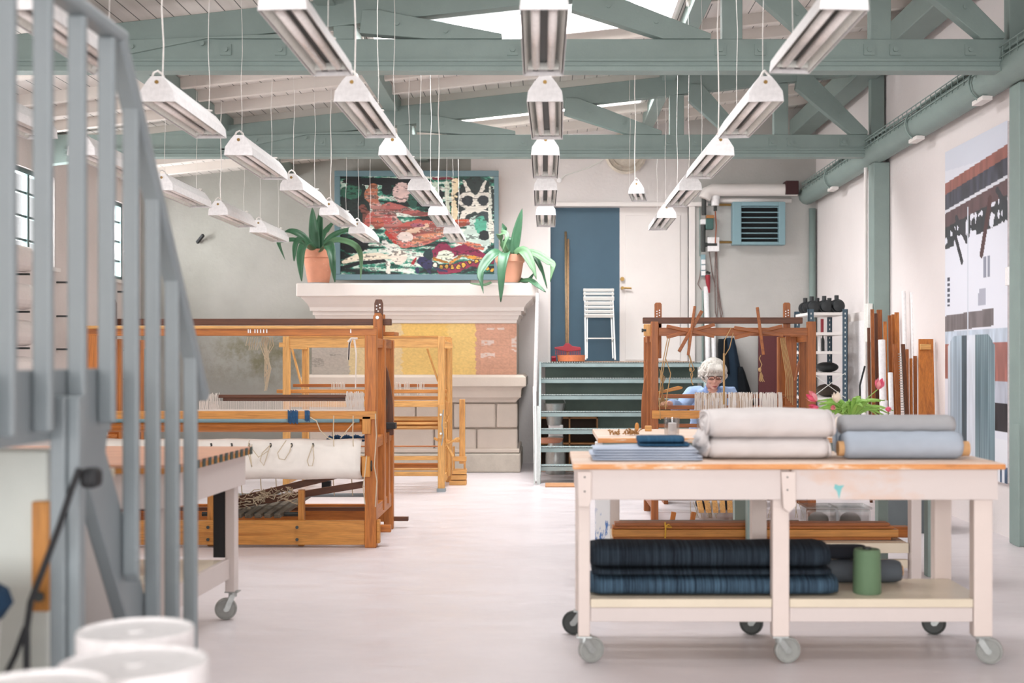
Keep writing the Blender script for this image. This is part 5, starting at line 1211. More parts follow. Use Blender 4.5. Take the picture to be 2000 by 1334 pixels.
MB().box(x0 + .09, X(1778, D2 + .07), D2 + .1, D2 + .155, s2 - .06, s2).build('shelf_rail', M['shelf'], t, bevel=.003); MB().box(x0 + .09, X(1776, D2 + .07), D2 + .1, D2 + .14, s2 - .15, s2 - .1).build('lower_rail', M['shelf'], t, bevel=.003)
# laths on its shelf
rr = random.Random(4); d = D2 + .2
lz = [Z(1062, d), Z(1053, d), Z(1036, d), Z(1026, d), Z(1021, d)]; 
for i, (za, zb, a, c, mt, nm, lb) in enumerate(((s2 + .001, Z(1056, d), 1195, 1765, M['steel'], 'metal_rail', 'long grey metal rail lying at the bottom of the lath pile under the second table'),
    (Z(1056, d) + .001, Z(1049, d), 1198, 1742, WA['X'], 'wooden_lath', 'thin orange lath just above the grey metal rail under the second table'), (Z(1049, d) + .001, Z(1034, d), 1196, 1755, WY['X'], 'wooden_lath', 'widest orange-brown lath in the middle of the pile under the second table'),
    (Z(1034, d) + .001, Z(1028, d), 1197, 1748, WA['X'], 'wooden_lath', 'lath with the yellow string around it, second from the top of the front pile'), (Z(1028, d) + .001, Z(1021, d), 1201, 1738, WB['X'], 'wooden_lath', 'brown lath at the top front of the pile under the second table'))):
    tag(MB().box(X(a, d), X(c, d), d + .014 * (i % 2), d + .1, za, zb - .002).build(nm, mt, bevel=.002), lb, 'lath' if 'lath' in nm else 'rail')
tag(MB().box(X(1215, d + .2), X(1770, d + .2), d + .12, d + .2, s2 + .001, Z(1030, d + .1)).build('wooden_lath', WA['X'], bevel=.003), 'thick lath lying behind the front pile under the second table', 'lath')
tag(MB().box(X(1210, d + .2), X(1560, d + .2), d + .12, d + .22, Z(1030, d + .1) + .001, Z(1018, d + .15)).build('wooden_lath', WH['X'], bevel=.003), 'dark olive lath on top at the back left of the pile under the second table', 'lath')
b = MB(); b.tube([P(1299, 1020, d - .01), P(1300, 1035, d - .01), P(1299, 1051, d - .005)], .005, 5); b.tube([P(1299, 1028, d - .012), P(1306, 1024, d - .02), P(1312, 1030, d - .02), P(1300, 1029, d - .012)], .004, 5); tag(b.build('yellow_string', plain('yellow_string', rgb(224, 176, 60), .7)), 'yellow string tied round the laths under the second table', 'string')
clear = glassy('clear_plastic', (.86, .88, .88, 1), .15, .3)
for (a, c, lab) in ((1582, 1640, 'cloudy plastic box, left one of two on the laths under the second table'), (1642, 1708, 'cloudy plastic box, right one of two on the laths under the second table')):
    t = thing('storage_box', (X((a + c) / 2, 7.75), 7.72, s2), lab, 'storage box')
    zb = Z(1030, d + .1) + .005; zt_ = Z(998, 7.65)
    MB().box(X(a, 7.65), X(c, 7.65), 7.725, 7.95, s2 + .002, zt_).build('tub', clear, t, bevel=.015); MB().box(X(a, 7.65) - .006, X(c, 7.65) + .006, 7.715, 7.96, zt_ + .001, zt_ + .015).build('lid', clear, t, bevel=.005)
    MB().ball((X((a + c) / 2, 7.65), 7.84, s2 + (zt_ - s2) * .45), .07, .07, (zt_ - s2) * .38).build('contents', fabric('grey_yarn', rgb(170, 174, 172)), t, smooth=True)
# candles
cg = glassy('clear_glass', (.9, .9, .9, 1), .02, .16)
for (px, d, lab) in ((1312, 7.55, 'left glass tumbler with a short white candle on the second table'), (1376, 7.5, 'right glass tumbler with a short white candle, just left of the white bolts')):
    t = thing('candle_glass', (X(px, d), d, T2), lab, 'candle'); x = X(px, d); h = Z(817, d) - Z(851, d)
    smooth_angle(MB().lathe((x, d, T2 + .0005), [(.0, 0), (.046, 0), (.05, h), (.0475, h), (.044, .008), (.0, .008)], 32).build('glass', cg, t))
    smooth_angle(MB().lathe((x + .004, d, T2 + .009), [(.0, 0), (.026, 0), (.026, h * .6), (.022, h * .63), (.0, h * .61)], 24).build('candle', plain('white_wax', rgb(246, 240, 238), .5), t)); MB().cyl((x + .004, d, T2 + h * .66), (x + .004, d, T2 + h * .72), .0015, n=5).build('wick', M['dark'], t)
t = thing('dried_seed_heads', (X(1215, 7.5), 7.75, T2), 'dried brown seed heads lying at the left end of the second table', 'dried plants')
b = MB(); rr = random.Random(6)
for i in range(46):
    px = rr.choice((1198, 1204, 1226, 1232, 1240)) + rr.uniform(-8, 8); c = Vector((X(px, 7.5), 7.5 + rr.uniform(-.05, .05), T2 + .008)); q = c + Vector((rr.uniform(-.03, .03), rr.uniform(-.02, .02), rr.uniform(.0, .035)))
    b.tube([c, (c + q) / 2 + Vector((0, 0, .008)), q], [.004, .003, .005], 5)
b.build('seed_heads', plain('dried_brown', rgb(160, 118, 72), .8), t)
b = MB().ball((X(1244, 7.9), 7.9, T2 + .03), .014, .014, .03, 12, 8); tag(b.build('wooden_egg', WY['Z'], smooth=True), 'small upright orange wooden egg at the back of the second table', 'egg'); tag(MB().box(X(1260, 7.95), X(1273, 7.95), 7.95, 7.98, T2, T2 + .035).build('wooden_block', WL['X'], bevel=.004), 'small pale wooden block with a hole beside the wooden egg', 'block')
bolt('fabric_bolt', X(1640, 7.6), X(1835, 7.6), 7.6, T2, .14, .06, wf2, 'cream cloth bolt on the second table behind the grey rolls', 'fabric bolt', 2.6, 12, False)
# tulips
t = thing('tulip_bouquet', (X(1655, 7.9), 7.92, T2), 'loose bouquet of pink and white tulips with green leaves behind the bolts', 'flowers')
vx, vy = X(1665, 7.9), 7.92
smooth_angle(MB().lathe((vx, vy, T2 + .0005), [(0, 0), (.05, 0), (.055, .03), (.045, .09), (.04, .1), (.035, .1), (.035, .01), (0, .01)], 28).build('vase', M['lampw'], t))
pink = plain('pink_tulip', rgb(222, 92, 124), .5); wht = plain('white_tulip', rgb(240, 228, 214), .5); grn = plain('tulip_leaf', rgb(142, 186, 92), .5); pk2 = plain('streaked_tulip', rgb(232, 150, 160), .5)
V0 = Vector((vx, vy, T2 + .09))
def tulip(px, py, d, s, mats, tilt):
    s *= 1.35; c = P(px, py, d); mid = (V0 + c) / 2 + Vector((0, 0, .02)); MB().tube([V0, mid, c], .003, 6).build('stem', grn, t)
    ax = Vector(tilt).normalized(); q = Vector((0, 0, 1)).rotation_difference(ax).to_matrix()
    fl = None
    for k in range(6):
        a = 2 * math.pi * k / 6; vs = []; o_ = 1 if k % 2 else .86
        for i in range(6):
            f = i / 5; rad = s * (.15 + .55 * math.sin(min(1, f * 1.25) * math.pi * .62)) * o_; hw = s * .42 * math.sin(math.pi * (f * .86 + .1))
            for j in (-1, 0, 1):
                aa = a + j * hw / max(rad, .004) * .9; vs.append(c + q @ Vector((rad * math.cos(aa), rad * math.sin(aa), s * 1.5 * f)))
        b = MB().add(vs, [(i * 3 + j, i * 3 + j + 1, i * 3 + j + 4, i * 3 + j + 3) for i in range(5) for j in range(2)])
        o = b.build('petal', mats[k % len(mats)], t, smooth=True)
for a in ((1595, 783, 7.8, .036, [pink, pk2], (-.6, -.2, .5)), (1598, 796, 7.8, .03, [pink], (-.8, -.3, -.1)), (1634, 786, 7.85, .032, [wht], (-.1, -.4, .8)), (1715, 760, 7.9, .034, [pk2, pink], (.1, -.3, .6)), (1630, 797, 7.8, .018, [pk2], (-.4, -.6, .1)), (1729, 798, 7.8, .018, [pink], (.5, -.4, -.1))): tulip(*a)
rr = random.Random(5)
for i in range(34):
    a = rr.uniform(-1.35, 1.25); L = rr.uniform(.14, .3); e = V0 + Vector((math.sin(a) * L, rr.uniform(-.12, .08), abs(math.cos(a)) * L * .55 + rr.uniform(-.05, .0))); m_ = (V0 + e) / 2 + Vector((0, 0, .05))
    leaf('leaf', [V0, m_, e], .022, grn, t)
# grey soft bin
t = thing('felt_bin', (2.98, 9.95, 0), 'dark grey felt bin on the floor by the right wall, seen under the tables', 'bin')
smooth_angle(MB().lathe((2.98, 9.95, 0), [(.02, 0), (.26, 0), (.27, .03), (.275, .28), (.25, .3), (.02, .29)], 32).build('body', fabric('grey_felt', rgb(98, 104, 106)), t))
# ---------------------------------------------------------------- woods leaning on the right wall
rr = random.Random(3)
lean = [(1704, 3, 604, 3.2, 'B', 12.2), (1711, 3, 612, 3.2, 'D', 12.25), (1718, 5, 605, 3.25, 'B', 12.3), (1729, 3, 628, 3.3, 'A', 12.1), (1738, 3, 616, 3.25, 'B', 12.3), (1745, 3, 614, 3.3, 'A', 12.35), (1752, 4, 610, 3.3, 'A', 12.2), (1697, 2.5, 640, 3.2, 'D', 12.0)]
poss = {0: 'far left of the group', 1: 'second from the left', 2: 'tall one before the grey post', 3: 'short one between taller boards', 4: 'in the middle of the tall ones', 5: 'right of the middle tall ones', 6: 'rightmost of the tall ones', 7: 'lowest dark one at the left'}
WM = {'A': WA, 'B': WB, 'D': WD, 'Y': WY}
for i, (px, hw, top, _, k, d) in enumerate(lean):
    b = MB(); x0, x1 = X(px - hw, d), X(px + hw, d); zt = Z(top, d)
    b.add([(x0 - .04, d - .25, .0), (x1 - .04, d - .25, .0), (x1 - .04, d - .225, .0), (x0 - .04, d - .225, 0), (x0, d, zt), (x1, d, zt), (x1, d + .025, zt), (x0, d + .025, zt)], [(0, 1, 2, 3), (7, 6, 5, 4), (0, 4, 5, 1), (1, 5, 6, 2), (2, 6, 7, 3), (3, 7, 4, 0)])
    tag(b.build('leaning_board', WM[k]['Z'], bevel=.002), 'narrow brown wooden board leaning at the grey post, ' + poss[i], 'board', 'boards leaning on the right wall')
def lean1(name, px0, px1, top, d, dd, mat, lab, cat, grp=None, off=0):
    b = MB(); x0, x1 = X(px0, d), X(px1, d); zt = Z(top, d)
    b.add([(x0 + off, d - dd, 0), (x1 + off, d - dd, 0), (x1 + off, d - dd + .03, 0), (x0 + off, d - dd + .03, 0), (x0, d, zt), (x1, d, zt), (x1, d + .03, zt), (x0, d + .03, zt)], [(0, 1, 2, 3), (7, 6, 5, 4), (0, 4, 5, 1), (1, 5, 6, 2), (2, 6, 7, 3), (3, 7, 4, 0)])
    o = b.build(name, mat, bevel=.003); return tag(o, lab, cat, grp)
def leant(px, r, top, d, lab, off=-.02, dd=.2):
    b = MB(); x = X(px, d); b.tube([(x + off, d - dd, .0), (x, d, Z(top, d))], r, 14); tag(b.build('white_tube', M['lampw'], smooth=False), lab, 'tube')
leant(1765, .02, 569, 12.0, 'tallest white tube leaning on the right wall behind the boards'); leant(1781, .014, 571, 11.95, 'thin tall white tube leaning just right of the tallest tube')
leant(1722, .033, 664, 11.5, 'thick white tube standing in front of the brown boards'); leant(1739, .022, 728, 11.3, 'short white tube just right of the thick white tube'); leant(1727, .03, 782, 11.2, 'lowest stubby white tube behind the tulips', 0, .02)
lean1('leaning_board', 1745, 1753, 672, 11.6, .25, WB['Z'], 'brown reed frame side board next to the toothed comb', 'board'); lean1('leaning_board', 1761, 1768, 672, 11.6, .25, WD['Z'], 'brown board right of the toothed comb', 'board')
b = MB(); d = 11.58
for i in range(58): z = .05 + i * .024; f = z / Z(672, 11.6); y = 11.6 - .25 * (1 - f); b.box(X(1753.5, 11.6), X(1760.5, 11.6), y, y + .012, z, z + .008)
o = b.build('weaving_reed', M['steel']); tag(o, 'tall metal-toothed weaving reed standing between two brown boards', 'reed')
lean1('leaning_board', 1770, 1775, 682, 11.75, .3, WB['Z'], 'thin brown stick right beside the reed boards', 'board', None, -.08); lean1('leaning_board', 1777.5, 1782.5, 700, 11.75, .3, WA['Z'], 'thin slanted lath near the wide light board', 'board', None, -.08); lean1('leaning_board', 1785, 1791, 695, 11.75, .3, WB['Z'], 'slanted lath nearest the wide light board', 'board', None, -.08)
t = thing('wide_board', (X(1805, 11), 11.0, 0), 'wide light brown board with a small cleat, leaning at the right end of the boards', 'board')
b = MB(); d = 11.2; x0, x1, zt = X(1795, d), X(1823, d), Z(662, d)
b.add([(x0 - .09, d - .3, 0), (x1 - .06, d - .3, 0), (x1 - .06, d - .275, 0), (x0 - .09, d - .275, 0), (x0, d, zt), (x1, d, zt), (x1, d + .025, zt), (x0, d + .025, zt)], [(0, 1, 2, 3), (7, 6, 5, 4), (0, 4, 5, 1), (1, 5, 6, 2), (2, 6, 7, 3), (3, 7, 4, 0)])
b.build('plank', WA['Z'], t, bevel=.004); MB().box(X(1795, d), X(1815, d), d - .05, d - .02, Z(683, d), Z(672, d)).build('cleat', WL['X'], t, bevel=.003)
# ---------------------------------------------------------------- metal shelf unit
M['rack'] = paint('blue_grey_rack', rgb(62, 84, 98), .45, .05, 3)
D = 13.7; x0, x1 = X(1579, D), X(1656, D); yb = 14.45
t = thing('metal_shelf', ((x0 + x1) / 2, D, 0), 'dark blue slotted-angle metal shelf unit with white shelves in the right corner', 'shelf')
for (x, y) in ((x0, D), (x1 - .06, D), (x0, yb), (x1 - .06, yb)):
    zt = 1.93; b = MB().box(x, x + .06, y, y + .006, 0, zt); b.box(x if x == x0 else x + .054, x + .006 if x == x0 else x + .06, y, y + .05, 0, zt); o = b.build('upright', M['rack'], t)
    b = MB()
    for k in range(36): b.box(x + .025, x + .034, y - .0012, y + .001, .05 + k * .052, .05 + k * .052 + .02)
    b.build('slots', M['lampin'], o)
shz = [Z(610, D), Z(649, D), Z(686, D), Z(728, D), Z(777, D), .5, .1]
for z in shz: MB().box(x0 + .007, x1 - .007, D + .007, yb + .04, z - .03, z).build('shelf_board', M['white'], t)
for (a, c) in ((3, 4),):
    for s in (0, 1): MB().bar((x0 + .03 if s else x1 - .03, D - .003, shz[a]), (x1 - .03 if s else x0 + .03, D - .003, shz[c]), .004, .03, up=(0, 1, 0)).build('cross_brace', M['lampin'], t)
blkm = plain('black_casting', rgb(34, 38, 40), .5)
for i, (px, dd, r) in enumerate(((.08, .55, .09), (.08, .2, .09), (.22, .2, .095), (.22, .55, .09), (.36, .2, .1), (.36, .55, .09))):
    y = D + dd; x = x0 + px; z = shz[0]
    t = thing('spotlight', (x, y, z), 'black rounded spotlight on top of the metal shelf, %s one' % ['back left', 'front left', 'front middle', 'back middle', 'front right', 'back right'][i], 'spotlight')
    smooth_angle(MB().lathe((x, y - .0, z + r * .75), [(.01, -.12), (r * .6, -.11), (r * .72, -.04), (r * .74, 0), (r * .7, .05), (r * .4, .1), (.01, .12)], 20, 'Y').build('body', blkm, t)); b = MB()
    for k in range(4): b.lathe((x, y - .07 + k * .035, z + r * .75), [(r * .6, 0), (r * .79, 0), (r * .79, .012), (r * .6, .012)], 20, 'Y')
    b.build('fins', blkm, t); MB().cyl((x, y, z + r * 1.3), (x, y, z + r * 1.3 + .07), .025, n=12).build('knob', blkm, t)
for (nm, px, k, w_, h, mt, lab, cat) in (('dark_box', 1615, 3, .13, .12, blkm, 'black lumpy bag on the fourth shelf of the metal unit', 'bag'), ('dark_box', 1617, 4, .14, .15, plain('brown_case', rgb(70, 58, 48), .7), 'dark brown case behind the cross brace of the metal unit', 'case')):
    y = D + .35; z = shz[k]; b = MB().ball((X(px, y), y, z + h * .5), w_, .16, h * .5, 16, 10); o = b.build('storage_bag', mt, smooth=True); tag(o, lab, cat)
for i, (px, h, mt, lab) in enumerate(((1601, .2, M['lampw'], 'white bottle on the third shelf of the metal unit, left one'), (1607, .2, blkm, 'black-capped slim bottle on the third shelf of the metal unit, middle one'), (1613, .17, M['lampw'], 'small white bottle on the third shelf of the metal unit, right one'))):
    y = D + .25; smooth = MB().lathe((X(px, y), y, shz[2]), [(.0, 0), (.017, 0), (.017, h * .7), (.008, h * .8), (.008, h), (0, h)], 14).build('bottle', mt); tag(smooth_angle(smooth), lab, 'bottle')
tag(MB().box(X(1604, D + .3), X(1609, D + .3), D + .3, D + .34, shz[1], shz[1] + .16).build('can_tool', M['red'], bevel=.006), 'slim red tool standing on the second shelf of the metal unit', 'tool')
t = thing('electric_box', (X(1697, 12.6), 12.65, 1.5), 'small grey electric box with cable on the grey post behind the boards', 'electric box')
MB().box(3.32, 3.378, 12.72, 12.85, 1.55, 1.95).build('box', M['lampin'], t, bevel=.008); MB().tube([(3.3, 12.75, 1.3), (3.24, 12.72, 1.1), (3.24, 12.7, .8), (3.3, 12.72, .6)], .01, 6).build('cable', M['black'], t)
# ---------------------------------------------------------------- woven poster at the right wall
def poster(u, v):      # u: 0 far edge .. 1 near edge, v: 0 top .. 1 bottom
    H, W = u.shape; c = np.zeros((H, W, 3)) + np.array((226, 228, 238)); n = vnoise(u, v, 40, 20, 1); n2 = vnoise(u, v, 90, 4, 2); n3 = vnoise(u, v, 8, 60, 3)
    def put(m, col, t_=.0): c[m] = np.array(col) * (1 - t_ + 2 * t_ * n[m])[:, None]
    put(v < .06 + .03 * u, (214, 218, 230))
    y = v - (.10 - .035 * u); put((y > 0) & (y < .035), (150, 96, 88), .1); put((y > .035) & (y < .085), (70, 72, 84), .25); put((y > .085) & (y < .095), (220, 222, 230)); put((y > .095) & (y < .14), (96, 74, 76), .1)
    m = (y > .14) & (y < .21) & (n3 + n > .8 + 4 * (y - .14)); put(m, (44, 50, 54), .2)
    def st(x0, y0, x1, y1, r, col):
        d = seg(u, v, [(x0, y0, r), (x1, y1, r)], 1, .42); put(d < 1, col, .1)
    st(.15, .25, .3, .36, .009, (40, 44, 50)); st(.2, .22, .38, .3, .010, (52, 54, 60)); st(.75, .2, .62, .35, .012, (78, 50, 50)); st(.85, .18, 1, .24, .009, (46, 50, 56))
    put((abs(u - .7) < .05) & (v > .36) & (v < .42) & (abs(u - .7) > .01), (140, 144, 160)); put((abs(u - .62) < .06) & (v > .45) & (v < .5) & (n > .3), (170, 172, 186)); put((u < .09) & (u > .04) & (v > .4) & (v < .49) & ((v * 60) % 1 < .7), (60, 66, 84))
    y = v - (.52 - .01 * u); put((y > 0) & (y < .05) & (u < .8), (112, 104, 106), .15); put((v > .57) & (v < .61), (190, 202, 216), .1)
    put((v > .61) & (v < .72), (164, 108, 100), .12); put((v > .72) & (u > .8) & (v < .78), (180, 184, 196), .1); put((u > .78) & (v > .78) & (v < .86), (48, 44, 48), .3); put((v > .88) & (u > .78), (232, 234, 240))
    body = (u > .05) & (u < .82) & (v > .585 + .03 * np.exp(-((u - .05) / .06) ** 2) + .03 * np.exp(-((u - .82) / .06) ** 2)); c[body] = (np.array((158, 176, 190)) + 60 * (n2[body][:, None] - .45))
    put(body & (u > .3) & (u < .38), (64, 82, 92), .12); put(body & (u > .38) & (u < .52), (214, 220, 230), .05); m = body & (u > .52); c[m] = (np.array((112, 134, 142)) + 80 * (n2[m][:, None] - .45)); put(body & (u < .1), (196, 206, 216), .05)
    put((abs(u - .4) < .006) & (v > .2) & (v < .6), (206, 212, 222)); put((v > .955) & (n2 > .5), (60, 84, 110), .3)
    return c
px = XR - .03
t = thing('photo_banner', (px, 9.7, .6), 'tall photo banner of a blue-grey striped woven cloth hanging on the right wall', 'poster')
zt_, zb_ = 3.2, .42
canvas('print', attr_mat('banner_print', .35), poster, 110, 330, lambda u, v: (u * 0 + px, 10.86 - u * 1.47, zt_ + (zb_ - zt_) * v), t)
MB().box(px + .002, XR - .002, 9.395, 10.855, zb_ + .005, zt_ - .005).build('backing', M['lampw'], t)
# ---------------------------------------------------------------- left work table
t = thing('work_table', (-2.3, 6.08, 0), 'white wheeled work table at the left, behind the stair balusters, with striped black edge', 'table')
TZ3 = .905; xr_, xl_, y0, y1 = -1.62, -3.2, 5.5, 6.66
MB().box(xl_, xr_, y0, y1, TZ3 - .015, TZ3).build('tabletop', wood('brick_red_top', rgb(206, 156, 128), rgb(186, 128, 100), 'X'), t, bevel=.002)
b = MB().box(xl_, xr_ - .001, y0 + .001, y1, TZ3 - .04, TZ3 - .0155); b.build('top_edge', WY['X'], t)
y = y0 + .02; bkp = plain('black_paint', rgb(58, 72, 66), .6)
while y < y1 - .03:
    MB().box(xr_ - .002, xr_ + .003, y, y + .04, TZ3 - .04, TZ3 - .001).build('edge_stripe', bkp, t); y += .085
ap = M['apron']
MB().box(xr_ - .05, xr_ - .025, y0 + .03, y1 - .03, TZ3 - .2, TZ3 - .041).build('apron', ap, t, bevel=.003); MB().box(xl_ + .03, xr_ - .06, y0 + .03, y0 + .055, TZ3 - .2, TZ3 - .041).build('apron', ap, t, bevel=.003)
MB().box(xl_ + .03, xr_ - .06, y1 - .055, y1 - .03, TZ3 - .2, TZ3 - .041).build('apron', ap, t, bevel=.003); MB().box(xl_ + .03, xl_ + .055, y0 + .06, y1 - .06, TZ3 - .2, TZ3 - .041).build('apron', ap, t, bevel=.003)
for (x, y) in ((xr_ - .095, y1 - .16), (xl_ + .05, y1 - .16), (xr_ - .095, y0 + .06), (xl_ + .05, y0 + .06)):
    MB().box(x, x + .05, y, y + .07, .15, TZ3 - .041).build('leg', ap, t, bevel=.003)
    caster(t, x + .03, y + .035, .058, .15, R(200))
MB().box(xr_ - .16, xr_ - .1, y1 - .155, y1 - .09, .33, TZ3 - .2).build('black_leg_board', M['black'], t)
MB().box(xl_ + .06, xr_ - .1, y0 + .1, y1 - .17, .30, .32).build('shelf', M['shelf'], t); MB().box(xr_ - .099, xr_ - .07, y0 + .135, y1 - .165, .22, .325).build('shelf_rail', ap, t, bevel=.003)
t.rotation_euler.z = R(-3)
# ---------------------------------------------------------------- staircase with blue-grey balusters in the foreground
LY1 = 3.72; LX = -1.325; LZ_ = 1.32
t = thing('staircase', (-1.9, 3.6, 0), 'blue-grey painted wooden stair landing and steep stairs with flat balusters, blurred in the left foreground', 'staircase')
def pb(b, n, m=None, bev=.004, **k): return b.build(n, m or M['bal'], t, bevel=bev, **k)
pb(MB().box(-2.9, LX - .03, 1.6, LY1, LZ_ - .04, LZ_), 'landing_floor', M['shelf'])
b = MB(); pts = []
for i in range(9): 
    f = i / 8; pts.append((LX - .03 - .0 * f, 1.6 + (LY1 - 1.6) * f))
pb(MB().box(LX - .03, LX + .0, 1.6, LY1 + .02, LZ_ - .16, LZ_ + .03), 'fascia')
# level handrail and balusters
RZ = 2.36
pb(MB().box(LX - .005, LX + .057, 1.6, LY1 + .02, RZ - .03, RZ + .012), 'handrail', bev=.012)
for y in (1.85, 2.07, 2.29, 2.51, 2.73, 2.95, 3.17, 3.40, 3.63):
    pb(MB().box(LX + .001, LX + .051, y - .015, y + .015, LZ_ - .13, RZ - .03), 'baluster', bev=.008)
# the flight going down away from the camera
def rz_(y): return RZ - (y - LY1) * 1.24
ye = 4.62
pb(MB().bar((LX + .026, LY1 - .02, RZ - .012), (LX + .026, ye, rz_(ye) - .012), .062, .05), 'handrail', bev=.012)
for y in (3.84, 4.05, 4.26, 4.48):
    bot = max(.035, .98 - 1.4 * (y - 3.68) - .05)
    b = MB(); zt_ = rz_(y) - .03; b.add([(xx_, yy_, zz_) for xx_ in (LX + .001, LX + .051) for (yy_, zz_) in ((y - .015, bot), (y + .015, bot - .03), (y + .015, zt_ - .02), (y - .015, zt_ + .02))], [(0, 1, 2, 3), (7, 6, 5, 4), (0, 4, 5, 1), (1, 5, 6, 2), (2, 6, 7, 3), (3, 7, 4, 0)])
    pb(b, 'baluster', bev=.008)
def sz_(y): return .98 - 1.4 * (y - 3.68)
b = MB(); b.prism([(3.44, LZ_ - .05), (3.76, LZ_ - .05), (3.70, 1.10), (4.485, 0), (4.28, 0), (3.54, 1.04)], LX - .045, LX - .002, 'X'); pb(b, 'stringer')
b = MB(); b.prism([(3.70, LZ_ - .05), (3.76, LZ_ - .05), (3.74, 1.04), (4.485, 0), (4.28, 0), (3.70, .81)], -2.15, -2.101, 'X'); pb(b, 'stringer')
for i in range(5): y = 3.735 + i * .14; pb(MB().box(-2.1, LX - .046, y, y + .17, sz_(y) + .10, sz_(y) + .13), 'tread', M['shelf'])
y0 = 3.28
pb(MB().box(X(96, y0), X(127, y0) + .0, y0, y0 + .07, 0, LZ_ - .041), 'support_post', bev=.006); pb(MB().box(X(128, y0), X(152, y0), y0 + .01, y0 + .06, 0, LZ_ - .041), 'support_post', bev=.006)
t2 = thing('wooden_prop', (X(78, 3.4), 3.4, .6), 'short raw pine board fixed beside the blue-grey support post under the landing', 'board')
MB().box(X(61, 3.4), X(95, 3.4), 3.4, 3.43, Z(1195, 3.4), Z(980, 3.4)).build('board', WY['Z'], t2, bevel=.004); MB().cyl(P(76, 1166, 3.4), P(76, 1166, 3.385), .014, n=12).build('bolt', M['dark'], t2)
t2 = thing('black_plug', (X(170, 3.2), 3.2, 1.0), 'black plug and cable hanging below the landing in the left foreground', 'plug')
MB().fb(152, 915, 188, 955, 3.22, .06).build('plug', M['black'], t2, bevel=.015); MB().tube([P(155, 915, 3.2), P(140, 955, 3.2), P(115, 1030, 3.2), P(85, 1110, 3.2), P(60, 1175, 3.15), P(52, 1230, 3.1), P(52, 1330, 3.1)], .009, 8).build('cable', M['black'], t2)
MB().tube([P(50, 1225, 3.1), P(30, 1280, 3.1), P(10, 1320, 3.05)], .008, 8).build('cable', M['black'], t2)
# pale cabinet and wall under the landing
tag(MB().box(-2.9, X(92, 3.45), 3.45, 3.57, 0, 1.12).build('white_cabinet', paint('pale_green_white', rgb(206, 212, 206), .5), bevel=.006), 'pale cabinet standing under the stair landing at the left edge', 'cabinet')
b = MB(); b.prism([(3.585, .98), (4.285, .0), (4.305, .0), (3.605, .98)], -2.1, LX - .046, 'X'); b.build('soffit_panel', M['white'], t)
b = MB(); rings = []
for k in range(10):
    f = k / 9; z = Z(1180, 2.9) - .12 * f; rings.append([(X(-60, 2.9) + (.17 + .04 * f) * math.cos(a) * 1.0, 2.95 + .2 * math.sin(a), z + .02 * math.cos(a * 2)) for a in [2 * math.pi * j / 24 for j in range(24)]])
b.ring_loft(rings); 
t2 = thing('covered_stool', (X(0, 2.95), 2.95, 0), 'stool with a dark blue cover at the left edge under the landing', 'stool')
smooth_angle(MB().lathe((X(-150, 2.95), 2.95, 0), [(.02, .83), (.16, .83), (.19, .81), (.2, .78), (.18, .75), (.02, .75)], 32).build('cushion', fabric('dark_blue_cover', rgb(40, 66, 92)), t2))
smooth_angle(MB().lathe((X(-150, 2.95), 2.95, 0), [(.02, 0), (.17, 0), (.18, .02), (.15, .3), (.17, .745), (.02, .745)], 32).build('base', M['lampw'], t2))
# ---------------------------------------------------------------- lidded white tubs
def tub(px, py, d, r, lab):
    z = CH + (VY - py) / F * d; x = X(px, d)
    t = thing('lidded_tub', (x, d, 0), lab, 'tub', 'white lidded tubs in the foreground')
    smooth_angle(MB().lathe((x, d, 0), [(.01, 0), (r * .88, 0), (r * .9, .01), (r * .96, z - .04), (.01, z - .045)], 48).build('body', M['lampw'], t))
    smooth_angle(MB().lathe((x, d, 0), [(.01, z - .03), (r * .97, z - .035), (r * .985, z - .05), (r, z - .05), (r, z - .004), (r * .985, z), (r * .95, z), (r * .93, z - .006), (.02, z - .005), (.018, z - .002), (.01, z - .002)], 48).build('lid', plain('white_plastic_lid', rgb(250, 248, 248), .3), t))
    return t
tub(265, 1228, 2.93, .135, 'white lidded tub farthest back of the three in the bottom left corner')
tub(262, 1292, 2.55, .15, 'broad white lidded tub in the middle of the three, right of the cut-off one')
tub(60, 1343, 2.25, .14, 'white lidded tub cut off by the bottom left corner of the picture')
# rolls on wall pegs at the left wall, between the windows
M['roll'] = fabric('white_roll', rgb(226, 218, 214))
for i, z in enumerate((2.52, 2.15, 1.79, 1.43)):
    t2 = thing('wall_roll', (XL + .16, 14, z), 'white cloth roll on dark pegs along the left wall, %s from the top' % ['first', 'second', 'third', 'fourth'][i], 'cloth roll')
    MB().cyl((XL + .17, 11.5, z - .16), (XL + .17, 12.2, z - .16), .13, n=20).build('roll', M['roll'], t2, smooth=False)
    for y in (11.6, 12.1, 13.4, 15.3): MB().box(XL, XL + .12 if y > 12.2 else XL + .25, y, y + .03, z - .32, z - .3).build('peg', M['dark'], t2)
# ---------------------------------------------------------------- the weaver
D = 11.25
hx, hy, hz = X(1394, D), D, Z(733, D)            # centre of the head
t = thing('person', (hx, 11.6, 0), 'person with short curly white hair, brown glasses and light blue shirt, seated weaving', 'person')
M['skin'] = plain('skin', rgb(222, 172, 154), .5); M['hair'] = paint('white_hair', rgb(214, 210, 202), .6, .25, 30, None, .6); M['shirt'] = fabric('light_blue_shirt', rgb(164, 190, 228)); M['trs'] = fabric('dark_trousers', rgb(50, 58, 74))
def oval(c, rx, ry, n=20, tilt=0, ph=0):
    c = Vector(c); return [c + Vector((rx * math.cos(a), ry * math.sin(a) * math.cos(tilt), ry * math.sin(a) * math.sin(tilt))) for a in [2 * math.pi * k / n + ph for k in range(n)]]
def limb(b, pts, rs, n=14): 
    b.tube(pts, rs, n)
sh = Z(768, 11.45)                                # shoulder height
S_L, S_R = Vector((hx - .175, 11.47, sh)), Vector((hx + .185, 11.47, sh))
